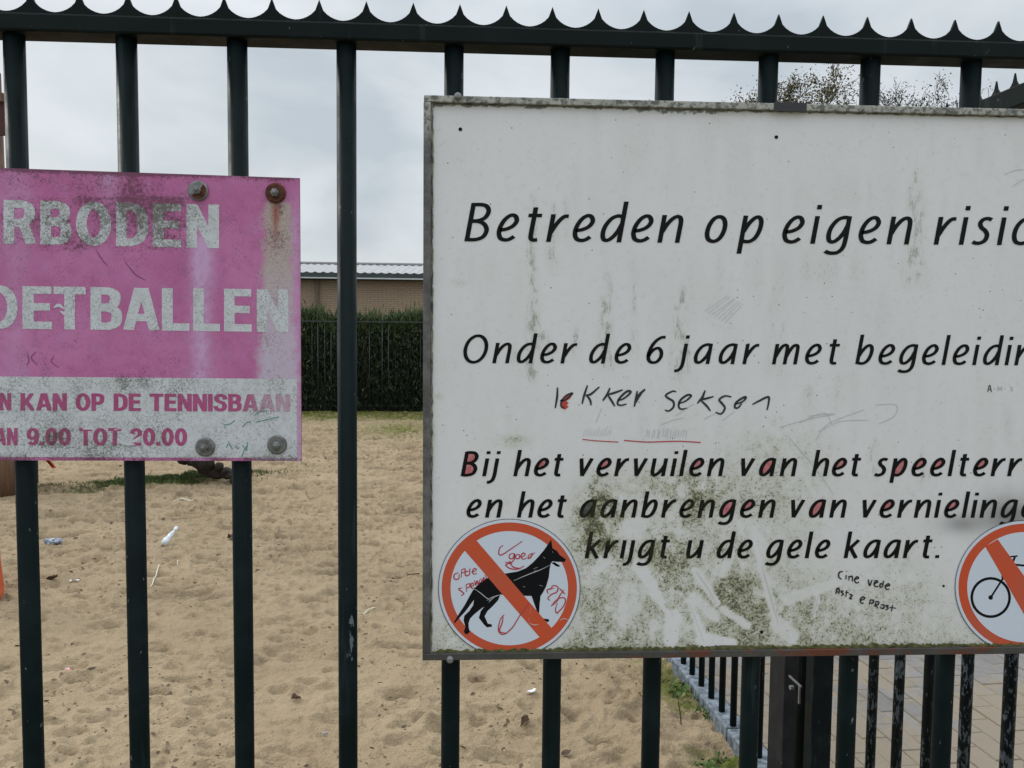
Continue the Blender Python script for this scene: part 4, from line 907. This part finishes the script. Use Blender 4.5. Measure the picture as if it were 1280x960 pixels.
# bolts: washer, nut, stud
def bolt(px, py, r, m1, m2, lab):
    c = onY(px, py, QY-.004); c = (c[0], QY-.004, c[2]); rr = r/1000*.98
    Yb = QY-.0021
    wv = MB().tube([(c[0], Yb, c[2]), (c[0], Yb-.0022, c[2]), (c[0], Yb-.0034, c[2])], [rr, rr, rr*.86], 28)
    wsh = wv.build('washer', m1, ps, smooth=False); wsh['label'] = lab
    MB().tube([(c[0], Yb-.003, c[2]), (c[0], Yb-.0042, c[2])], [rr*.62, rr*.58], 22).build('inner_ring', m1, wsh)
    MB().tube([(c[0], Yb-.004, c[2]), (c[0], Yb-.0072, c[2]), (c[0], Yb-.0082, c[2])], [rr*.42, rr*.42, rr*.34], 6).build('nut', m2, wsh)
    MB().tube([(c[0], Yb-.008, c[2]), (c[0], Yb-.0105, c[2]), (c[0], Yb-.0113, c[2])], [rr*.2, rr*.2, rr*.1], 12).build('stud', m2, wsh)
bolt(247.5, 238.3, 12, M['galv'], M['galv'], 'half rusted washer')
bolt(344.2, 241.2, 12.2, M['rustbolt'], M['galv'], 'rust brown washer with a rust run below')
bolt(256.3, 558.8, 11.8, M['greybolt'], M['greybolt'], 'grey washer'); bolt(346.3, 556, 12, M['greybolt'], M['galv'], 'grey washer')
hr_ = Flat(QY-.0064); c_ = (247.5, 238.3)
hr_.poly([(c_[0]+10.2*math.cos(a), c_[1]+10.2*math.sin(a)) for a in np.linspace(-.9, 2.6, 18)]+[(c_[0]-4, c_[1]+3.5), (c_[0]+2, c_[1]-1)]); hr_.build('rust_patch', M['rustbolt'], ps)

# ------------------------------------------------------------------ hedge, its fence, the shed behind
HY = hy+.15
def leaves(n, pos, size, asp, up, tint, name, m, parent, k=3, spread=.8, seed=1):
    """n small leaf faces; pos(n) -> centres, tint 0..1"""
    r = np.random.default_rng(seed); P = pos(n, r); d = r.normal(size=(n, 3)); d /= np.linalg.norm(d, axis=1)[:, None]
    d = d*spread+np.array([0, 0, up]); d /= np.linalg.norm(d, axis=1)[:, None]
    s = np.cross(d, r.normal(size=(n, 3))); s /= np.linalg.norm(s, axis=1)[:, None]
    L_ = (size*r.uniform(.6, 1.4, n))[:, None]; W = L_*asp
    A = P-d*L_*.5; B = P+s*W*.5; C = P+d*L_*.5; E_ = P-s*W*.5
    V = np.stack([A, B, C, E_], 1).reshape(-1, 3)
    me = D2.meshes.new(name); me.vertices.add(4*n); off = np.array(ROOTLOC[parent]) if parent else 0
    me.vertices.foreach_set('co', (V-off).ravel()); me.loops.add(4*n); me.loops.foreach_set('vertex_index', np.arange(4*n, dtype=np.int32))
    me.polygons.add(n); me.polygons.foreach_set('loop_start', (np.arange(n)*4).astype(np.int32)); me.update(calc_edges=True); me.materials.append(m)
    a = me.attributes.new('tint', 'FLOAT', 'POINT'); a.data.foreach_set('value', np.repeat(np.clip(tint(P, r), 0, 1), 4).astype(np.float32))
    o = D2.objects.new(name, me); link(o, parent); ROOTLOC[o] = tuple(np.array(ROOTLOC[parent])) if parent else (0, 0, 0); return o
HX0, HX1 = -15.0, kerb_x(HY, 0)+.3
def ht(x): return 2.04+.10*fbm(x, x*0, 1.2, 4)*2+.16*fbm(x, x*0, 6., 6)*2
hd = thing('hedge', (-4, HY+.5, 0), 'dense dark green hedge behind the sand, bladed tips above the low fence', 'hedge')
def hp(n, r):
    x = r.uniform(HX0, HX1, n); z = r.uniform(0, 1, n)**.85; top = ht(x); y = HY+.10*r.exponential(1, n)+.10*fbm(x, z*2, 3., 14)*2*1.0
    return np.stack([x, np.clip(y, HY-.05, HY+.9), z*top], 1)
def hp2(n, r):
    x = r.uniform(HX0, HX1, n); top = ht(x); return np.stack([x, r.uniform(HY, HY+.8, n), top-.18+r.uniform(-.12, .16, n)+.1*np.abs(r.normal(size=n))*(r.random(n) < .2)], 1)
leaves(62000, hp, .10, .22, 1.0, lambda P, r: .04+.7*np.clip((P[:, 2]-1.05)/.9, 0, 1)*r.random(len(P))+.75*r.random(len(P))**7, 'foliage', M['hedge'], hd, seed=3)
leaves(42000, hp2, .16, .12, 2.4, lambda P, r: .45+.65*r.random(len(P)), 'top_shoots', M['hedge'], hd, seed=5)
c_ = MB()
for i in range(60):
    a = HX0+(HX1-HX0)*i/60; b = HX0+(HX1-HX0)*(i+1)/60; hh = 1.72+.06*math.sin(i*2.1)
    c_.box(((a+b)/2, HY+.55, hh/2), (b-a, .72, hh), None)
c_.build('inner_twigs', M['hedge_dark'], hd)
lf = thing('low_bar_fence', (-4, HY-.2, 0), 'low thin green bar fence standing against the hedge', 'fence')
zr = onY(450, 402, HY-.12)[2]
M['thin_green'] = basic('thin_fence_paint', (.014, .024, .020), (.035, .052, .043), 5, .5, 0, 0, 0, 'World')
MB().box(((HX0+HX1)/2, HY-.03, zr), (HX1-HX0, .03, .026), None).build('top_rail', M['thin_green'], lf)
MB().box(((HX0+HX1)/2, HY+.16, .12), (HX1-HX0, .03, .03), None).build('bottom_rail', M['thin_green'], lf)
bmt = bar_mesh(.0095, zr-.05, 'bar', M['thin_green'])
for i in range(int((HX1-HX0)/.13)):
    o = D2.objects.new('bar', bmt); link(o, lf); o.location = (HX0+.05+i*.13+4, .17+.17*rng.random(), .04)
# building
BY = 22.5
bd = thing('brick_building', (-5, BY, 0), 'low pale brick building with corrugated roof behind the hedge', 'building')
def bw():
    m = mat('brick_wall', (.3, .2, .14), .9, 0, .2); g = G(m); co = g.coord('Object')
    n = g.nt.nodes.new('ShaderNodeTexBrick'); cm = g.nt.nodes.new('ShaderNodeCombineXYZ'); s = g.nt.nodes.new('ShaderNodeSeparateXYZ')
    g.nt.links.new(co, s.inputs[0]); g.nt.links.new(s.outputs[0], cm.inputs[0]); g.nt.links.new(s.outputs[2], cm.inputs[1]); g.nt.links.new(cm.outputs[0], n.inputs['Vector'])
    n.inputs['Scale'].default_value = 1; n.inputs['Brick Width'].default_value = .22; n.inputs['Row Height'].default_value = .0625; n.inputs['Mortar Size'].default_value = .008
    n.inputs['Color1'].default_value = (.34, .25, .175, 1); n.inputs['Color2'].default_value = (.38, .275, .19, 1); n.inputs['Mortar'].default_value = (.22, .18, .14, 1)
    c = g.mix(g.rng(g.noise(.9, 4, .6, co), .35, .7, 0, .3), n.outputs[0], (.24, .17, .125)); g.col(c); g.bump(n.outputs['Fac'], .4, -.006); return m
M['brickwall'] = bw()
zwt = onY(455, 350.5, BY)[2]; zft = onY(455, 341.5, BY-.25)[2]; zgt = onY(455, 348, BY-.25)[2]
BX0, BX1 = -20, 9
MB().box(((BX0+BX1)/2, BY+4, zwt/2), (BX1-BX0, 8, zwt), None).build('wall', M['brickwall'], bd)
MB().box(((BX0+BX1)/2, BY-.13, zwt+.02), (BX1-BX0+.4, .30, .035), None).build('shadowed_soffit', mat('soffit_shadow_black', (.02, .02, .02), .8), bd)  # near-black colour stands for the shadow line under the eave
MB().box(((BX0+BX1)/2, BY-.27, zgt), (BX1-BX0+.4, .03, .035), None).build('white_trim', mat('trim_white', (.55, .56, .56), .5), bd)
pz = onY(396.5, 365, BY-.1); MB().tube([(pz[0], BY-.06, .05), (pz[0], BY-.06, zwt)], .045, 8).build('downpipe', basic('brown_downpipe', (.10, .07, .05), (.16, .12, .09), 2, .7, 0, 0), bd)
# corrugated fascia sheet, scalloped top
pit = .225; xs = np.arange(BX0-.2, BX1+.2, pit/6); v = []; f = []
for x in xs:
    ph = (x/pit) % 1; wv = .5+.5*math.cos(2*math.pi*ph); zt_ = zft+.028*wv**2.0
    v += [(x, BY-.235-.03*wv, zgt+.018), (x, BY-.235-.03*wv, zt_)]
for i in range(len(xs)-1): f.append((2*i, 2*i+2, 2*i+3, 2*i+1))
obj('fascia_sheet', v, f, basic('dark_green_sheet', (.025, .04, .038), (.045, .06, .056), 3, .5, 0, 0), bd)
zrd = onY(455, 330.5, BY+3.9)[2]; v = []; f = []
for x in xs:
    ph = (x/pit) % 1; wv = .5+.5*math.cos(2*math.pi*ph); v += [(x, BY-.22, zft-.03+.03*wv), (x, BY+3.9, zrd-.03+.03*wv)]
for i in range(len(xs)-1): f.append((2*i, 2*i+2, 2*i+3, 2*i+1))
obj('roof', v, f, basic('pale_roof_sheet', (.31, .305, .31), (.40, .395, .40), 4, .6, 0, 0), bd, smooth=True)
MB().tube([(BX0-.2, BY+3.9, zrd+.01), (BX1+.2, BY+3.9, zrd+.01)], .055, 8).build('ridge_cap', mat('ridge_grey', (.22, .22, .22), .7), bd)
v = [(x, y, z) for x in (BX0-.1, BX1+.1) for (y, z) in ((BY+3.9, zrd-.04), (BY+8.1, zft))]
obj('rear_roof', v, [(0, 1, 3, 2)], mat('rear_roof_grey', (.3, .3, .3), .7), bd)

# ------------------------------------------------------------------ trees
def tree(cx, cy, H, seed, lab, spread, trunkr, nleaf, zmin=.35, tint=.5):
    r = np.random.default_rng(seed); base = np.array([cx, cy, 0.])
    t = thing('bare_tree', tuple(base), lab, 'tree', None)
    segs = []; tips = []
    def grow(p, d, L_, rad, lev):
        k = 5 if lev < 3 else 4; pts = [p]; rs = [rad]; dd = d.copy()
        for i in range(k):
            dd = dd+r.normal(size=3)*(.10 if lev < 2 else .24)+np.array([0, 0, .05 if lev else .02]); dd /= np.linalg.norm(dd)
            p = p+dd*L_/k; pts.append(p); rs.append(max(.0095, rad*(1-.5*(i+1)/k)))
        segs.append((pts, rs, lev))
        if lev >= 5: tips.append(pts[-1]); tips.append(pts[-3]); tips.append(pts[-2]); return
        nb = (7, 5, 5, 4, 4)[lev]
        for j in range(nb):
            q = 1+int((k-1)*(j+r.random())/nb) if lev else 2+int((k-2)*(j+.5)/nb); q = min(q, k)
            s = r.normal(size=3); s -= dd*(s@dd); s /= np.linalg.norm(s); a = r.uniform(.4, .95)
            nd = dd*math.cos(a)+s*math.sin(a)*spread; nd /= np.linalg.norm(nd)
            grow(pts[q], nd, L_*r.uniform(.5, .68), rs[q]*.62, lev+1)
        grow(pts[-1], dd, L_*.55, rs[-1]*.8, lev+1)
    grow(base, np.array([0, 0, 1.]), H*.5, trunkr, 0)
    top = max(p[2] for s in segs for p in s[0]); k = H/top
    tr = MB(); br = MB()
    for pts, rs, lev in segs:
        pts = [base+(p-base)*k for p in pts]
        (tr if lev == 0 else br).tube(pts, rs, 8 if lev == 0 else (5 if lev < 3 else 3), False)
    tr.build('trunk', M['bark'], t, smooth=True); b = br.build('crown_branches', M['twig'], t)
    T = base+(np.array(tips)-base)*k; T = T[T[:, 2] > H*zmin]
    def pos(n, rr): return T[rr.integers(0, len(T), n)]+rr.normal(size=(n, 3))*.16
    leaves(nleaf, pos, .085, .6, 0, lambda P, rr: tint*(rr.random(len(P))*1.3+.25*fbm(P[:, 0], P[:, 2], .8, seed)*2), 'crown_leaves', M['treeleaf'], t, seed=seed)
    return t
def gpos(px, depth): d = ray(px, 430); k = depth/d[1]; return d[0]*k, depth
x, y = gpos(908, 30); tree(x, y, CAMZ+(424-80)/1000*30, 21, 'thin leaved autumn tree above the sign, taller and browner than its neighbour', .8, .16, 75000, .35, .8)
x, y = gpos(1092, 34); tree(x, y, CAMZ+(424-112)/1000*34, 8, 'nearly bare tree whose dark crown shows over the sign near the right spikes', .8, .15, 30000, .35, .35)
x, y = gpos(1262, 33); tree(x, y, CAMZ+(427-88)/1000*33, 17, 'bare tree at the right edge beyond the side fence spikes', .8, .15, 5000, .35, .15)

# ------------------------------------------------------------------ play equipment at the left edge
p0 = onZ(9, 619); dY = p0[1]
a = onY(19, 612, dY); a2 = onY(3.0, 165, dY); wpost = .22
pl = thing('play_tower', (a[0]-.1, dY, 0), 'brown timber play tower post with a top beam at the left edge', 'play tower')
MB().tube([(a[0]-wpost/2, dY, -.1), (a[0]-wpost/2, dY, .35), ((a[0]+a2[0])/2-wpost/2, dY, 2), (a2[0]-wpost/2, dY, 4.05)], [.115, .112, .108, .10], 20).build('post', M['wood'], pl, smooth=True)
t0 = onY(6.0, 117, dY-.14)
MB().box((t0[0]-.9, dY-.14, t0[2]-.04), (1.8, .07, .08), None).build('roof_beam', M['wood'], pl, bevel=.005)
MB().box((t0[0]-.902, dY-.12, t0[2]-.08-.15), (1.79, .04, .30), None).build('beam_board', M['darkred'], pl)
MB().tube([(a[0]-2.0, dY, -.1), (a[0]-2.0, dY, 4.05)], .11, 16).build('post', M['wood'], pl, smooth=True)
# orange slide behind the pink sign, its lip showing under it
sl_ = onY(68, 586, dY+.2)
sd_ = thing('plastic_slide', (sl_[0]-.6, dY+.2, 0), 'orange slide of the play tower, its pointed lip showing below the pink sign', 'slide')
v = []
prof = [(-1.6, 1.7), (-1.0, 1.25), (-.5, .62), (-.22, .20), (0, .0)]
xo, zo = sl_[0], sl_[2]
for s_ in (0, .5):
    for (dx, dz) in prof: dx -= s_*.62; v += [(xo+dx, dY+.2+s_, zo+dz), (xo+dx-.03, dY+.2+s_, zo+dz+.16 if dz > 0 else zo+.01)]
f = []
for i in range(4): f += [(2*i, 2*i+2, 2*i+3, 2*i+1), (10+2*i, 11+2*i, 13+2*i, 12+2*i), (2*i, 10+2*i, 12+2*i, 2*i+2)]
so = obj('chute', v, f, M['orange'], sd_); so.modifiers.new('s', 'SOLIDIFY').thickness = .02
MB().box((xo-.42, dY+.45, (zo+.25)/2), (.05, .4, zo+.25), None).build('support', M['darkred'], sd_)
# orange panel close to the left edge
b0 = onZ(9.5, 744)
og = thing('orange_play_panel', (b0[0]-.15, b0[1], 0), 'orange plastic leg of play equipment cut by the left edge', 'play equipment')
q0_ = onY(-1.0, 655, b0[1]); v = []; B0_, Y0_, Q0_, QZ_ = b0[0], b0[1], q0_[0], q0_[2]
for yy in (Y0_-.03, Y0_+.10):
    sh_ = -.075*(yy > Y0_); b0 = (B0_+sh_, Y0_, 0); q0_ = (Q0_+sh_, Y0_, QZ_)
    v += [(b0[0]-.32, yy, -.03), (b0[0]-.03, yy, -.03), (b0[0], yy, .03), ((b0[0]*.55+q0_[0]*.45), yy, q0_[2]*.42+.02), (q0_[0], yy, q0_[2]), (q0_[0]-.10, yy, q0_[2]+.40), (q0_[0]-.32, yy, q0_[2]+.45)]
f = [tuple(range(7)), tuple(range(7, 14))[::-1]]+[(i, i+7, (i+1) % 7+7, (i+1) % 7) for i in range(7)]
obj('leg', v, f, M['orange'], og, bevel=.012)

# ------------------------------------------------------------------ log on the grassy mound
lp = onZ(262, 605)
lg = thing('dark_log', (lp[0], lp[1], sh(lp[0], lp[1])), 'dark knobbly log half buried on the grassy sand mound', 'log')
A = onY(228, 566, lp[1]+.1); Bq = onY(300, 602, lp[1]-.05); pts = []; rad = []
for i in range(15):
    t = i/14; p = A*(1-t)+Bq*t; p = p+np.array([0, 0, .03*math.sin(t*9)]); pts.append(p); rad.append((.125-.085*t)*(1+.16*math.sin(i*2.4)))
MB().tube(pts, rad, 12).build('trunk', M['bark'], lg, smooth=True)
for i, (px, py, r_) in enumerate(((274, 583, .05), (282, 589, .045), (287, 595, .04), (291, 600, .035), (258, 578, .09), (250, 572, .10))):
    c = onY(px, py, lp[1]-.07); b = bmesh.new(); bmesh.ops.create_icosphere(b, subdivisions=2, radius=r_)
    for q_ in b.verts: q_.co *= 1+.18*random.uniform(-1, 1)
    vs = [np.array(q_.co)+c for q_ in b.verts]; fs = [tuple(x.index for x in g_.verts) for g_ in b.faces]; b.free(); obj('knob', vs, fs, M['bark'], lg, smooth=True)

# ------------------------------------------------------------------ grass, weeds
def gr_pos(n, r):
    x = MOUND[0]+r.normal(size=n)*.42-.1; y = MOUND[1]+.05+.35*(x-MOUND[0])+r.normal(size=n)*.10
    return np.stack([x, y, sand_h(x, y)+.02], 1)
g1 = leaves(9000, gr_pos, .045, .12, 1.0, lambda P, r: .45*r.random(len(P)), 'grass', M['grass'], None, seed=9); tag(g1, 'short grass on the mound of sand', 'grass', kind='stuff')
def gr_pos2(n, r):
    x = r.uniform(HX0, HX1-.4, n); y = HY-.15-1.3*r.random(n)**2.2; k = vn(x, y, 1.3, 33) > .33; y = np.where(k, y, HY-.1)
    return np.stack([x, y, sand_h(x, y)+.008], 1)
g2 = leaves(26000, gr_pos2, .04, .16, 1.0, lambda P, r: .35+.6*r.random(len(P)), 'moss_strip', M['moss_blade'], None, seed=10); tag(g2, 'low mossy green strip at the foot of the hedge', 'moss', kind='stuff')
# tall dry stems by the log
def stalk(px, py, h, name='stem'):
    p = onZ(px, py); return [(p[0], p[1], sh(p[0], p[1])-.01), (p[0]+rng.uniform(-.04, .04), p[1], h*.6), (p[0]+rng.uniform(-.1, .1), p[1], h)]
tuft = MB()
for i in range(16): tuft.tube(stalk(228+i*1.7, 592+rng.uniform(-3, 1), rng.uniform(.16, .32)), [.004, .003, .0015], 3)
o = tuft.build('dry_grass_tuft', M['straw']); tag(o, 'tuft of thin dry stalks beside the log', 'grass tuft', kind=None)
# weeds along the kerb, each its own plant
def weed(px, py, n, s, lab, seed):
    p = onZ(px, py, 0); base = (p[0], p[1], sh(p[0], p[1])); t = thing('weed', base, lab, 'plant', 'weeds along the kerb'); r = np.random.default_rng(seed)
    def pos(k, rr): return np.array(base)+np.stack([rr.normal(size=k)*s, rr.normal(size=k)*s, np.abs(rr.normal(size=k))*s*.35+.006], 1)
    leaves(n, pos, s*.75, .45, .5, lambda P, rr: rr.random(len(P)), 'leaves', M['weed'], t, seed=seed)
    b = MB()
    for i in range(5): d = r.normal(size=2)*s*.8; b.tube([base, (base[0]+d[0], base[1]+d[1], base[2]+s*.4)], [.002, .001], 3)
    b.build('stems', M['twig'], t)
weed(888, 889, 70, .035, 'bright green leafy weed against the kerb, biggest clump', 31)
weed(876, 872, 45, .03, 'small green weed just behind the biggest clump at the kerb', 32)
weed(853, 860, 55, .045, 'olive weed spread on the sand below the sign edge', 33)
weed(880, 957, 60, .035, 'low weed on the sand at the lower picture edge', 34)
weed(903, 951, 30, .03, 'sparse weed near the lowest kerb stones', 35)
tw = MB(); p = onZ(852, 903); h0 = sh(p[0], p[1])
tw.tube([(p[0], p[1], h0-.01), (p[0]-.008, p[1], h0+.06), (p[0]-.02, p[1]+.01, h0+.13)], [.003, .0025, .0015], 5); tw.tube([(p[0]-.012, p[1], h0+.08), (p[0]+.035, p[1]+.02, h0+.10)], [.002, .001], 4)
tag(tw.build('dry_twig', M['twig']), 'thin dark twig sticking out of the sand left of the kerb', 'twig')

# ------------------------------------------------------------------ litter and debris
def crumple(name, px, py, dims, m, lab, cat, rot=0, seed=0, parts=None, thin=.35, group=None):
    r = np.random.default_rng(seed); p = onZ(px, py); b = bmesh.new(); bmesh.ops.create_icosphere(b, subdivisions=3, radius=1)
    vs = []
    for q_ in b.verts:
        v_ = np.array(q_.co); k = 1+.28*math.sin(7*v_[0]+seed)*math.sin(6*v_[1]+2*seed)+.16*r.uniform(-1, 1); v_ = v_*k*np.array(dims)/2
        c, s = math.cos(rot), math.sin(rot); vs.append((p[0]+v_[0]*c-v_[1]*s, p[1]+v_[0]*s+v_[1]*c, sh(p[0], p[1])+dims[2]*.38+v_[2]))
    fs = [tuple(x.index for x in g_.verts) for g_ in b.faces]; b.free(); o = obj(name, vs, fs, m); return tag(o, lab, cat, group)
crumple('crumpled_wrapper', 66, 681, (.125, .055, .045), M['blue_litter'], 'crumpled silver blue wrapper on the sand at left', 'litter', .1, 3)
# small plastic bottle
p = onZ(209, 682); bt = thing('plastic_bottle', (p[0], p[1], sh(p[0], p[1])), 'small crushed clear plastic bottle lying tilted on the sand', 'bottle')
z0 = sh(p[0], p[1]); ax = np.array([.045, .10, .075]); ax /= np.linalg.norm(ax); st0 = np.array([p[0]-.02, p[1]-.03, z0+.025])
M['clear'] = basic('milky_plastic', (.50, .56, .60), (.80, .83, .86), 60, .25)
L1 = [st0+ax*t for t in (0, .01, .05, .07, .09, .12, .14, .155)]
MB().tube(L1[:7], [.014, .024, .025, .018, .020, .014, .010], 14).build('body', M['clear'], bt, smooth=True)
MB().tube([st0+ax*.14, st0+ax*.145, st0+ax*.175], [.011, .015, .015], 12).build('cap', M['white_litter'], bt, smooth=False)
def stick(px0, py0, px1, py1, r_, m, lab, name='straw', cat='straw'):
    a = onZ(px0, py0); b = onZ(px1, py1); k = MB(); pts = []
    for i in range(6):
        t = i/5; q_ = a*(1-t)+b*t; pts.append((q_[0], q_[1], sh(q_[0], q_[1])+r_+.004))
    k.tube(pts, r_, 6); return tag(k.build(name, m), lab, cat)
stick(188, 734, 199, 708, .004, M['straw'], 'long pale straw lying on the sand below the bottle')
stick(222, 704, 223, 696, .0035, M['straw'], 'short pale straw right of the long one')
stick(448, 770, 480, 759, .0045, M['straw'], 'pale thin stick on the sand right of the middle bar', 'stick', 'stick')
stick(490, 722, 524, 717, .004, M['brown_leaf'], 'dark thin twig on the sand near the white board', 'stick', 'stick')
stick(215, 625, 245, 626, .008, M['straw'], 'pale stick lying in front of the grass mound', 'stick', 'stick')
def flatbit(name, px, py, s, m, lab, cat, seed, curl=.012):
    r = np.random.default_rng(seed); p = onZ(px, py); n = 9; vs = [(p[0], p[1], sh(p[0], p[1])+.012)]
    for i in range(n):
        a = 2*math.pi*i/n; q_ = s*r.uniform(.6, 1.1); x_1 = p[0]+q_*math.cos(a)*1.3; y_1 = p[1]+q_*math.sin(a); vs.append((x_1, y_1, sh(x_1, y_1)+.008+r.uniform(0, curl)))
    o = obj(name, vs, [(0, i+1, (i+1) % n+1) for i in range(n)], m); o.modifiers.new('s', 'SOLIDIFY').thickness = .0012; return tag(o, lab, cat)
flatbit('paper_scrap', 664, 869.5, .020, M['white_litter'], 'white paper scrap on the sand below the white board', 'litter', 1)
flatbit('paper_scrap', 406, 922, .012, M['white_litter'], 'tiny white scrap left of the middle bar near the bottom', 'litter', 2)
flatbit('paper_scrap', 93, 727, .028, M['white_litter'], 'flat whitish scrap beside dead leaves at left', 'litter', 3)
flatbit('candy_wrapper', 88, 835, .022, M['redlitter'], 'small red and white wrapper on the sand at lower left', 'litter', 4)
flatbit('candy_wrapper', 100, 834, .014, M['redlitter'], 'torn corner of red and white wrapper beside the larger piece', 'litter', 5)
flatbit('dead_leaf', 290, 674, .035, M['brown_leaf'], 'brown dead leaf at the edge of the third bar', 'leaf', 6, .04)
flatbit('dead_leaf', 64, 726, .032, M['brown_leaf'], 'dark curled leaf near the flat white scrap', 'leaf', 7, .04)
flatbit('dead_leaf', 707, 941, .020, M['brown_leaf'], 'reddish dead leaf beside the bar below the dog sticker', 'leaf', 8, .02)
flatbit('dead_leaf', 655, 909, .016, M['brown_leaf'], 'dark small leaf on the sand under the dog sticker', 'leaf', 9, .02)
flatbit('dead_leaf', 370, 877, .016, M['brown_leaf'], 'dark small leaf between the third and fourth bars', 'leaf', 10, .02)
# uncountable bits, larger farther off to stand for shaded footprint edges
n = 9500; r = np.random.default_rng(77); yy = np.exp(r.uniform(math.log(2.6), math.log(15.5), n)); xx = r.uniform(-1.0, .62, n)*yy
keep = (xx < kerb_x(yy, -.1)) & (vn(xx, yy, 1.6, 61) > .34); xx, yy = xx[keep], yy[keep]; zz = sand_h(xx, yy); bits = MB()
for x1, y1, z1 in zip(xx, yy, zz):
    s = .0016+.0075*r.random()**4+.0013*y1*r.random()**1.5; a = r.uniform(0, 3.14); q_ = r.uniform(.8, 2.6); c, s2 = math.cos(a)*s*q_, math.sin(a)*s*q_
    bits.add([(x1-c, y1-s2, z1), (x1+s2*.4, y1-c*.4, z1+.001), (x1+c, y1+s2, z1+.001), (x1-s2*.4, y1+c*.4, z1+s*.7)], [(0, 1, 3), (1, 2, 3), (0, 3, 2)])
tag(bits.build('debris_shade_bits', M['debris']), 'tiny dark twigs and crumbs over the sand, also standing for shaded footprint edges', 'debris', kind='stuff')
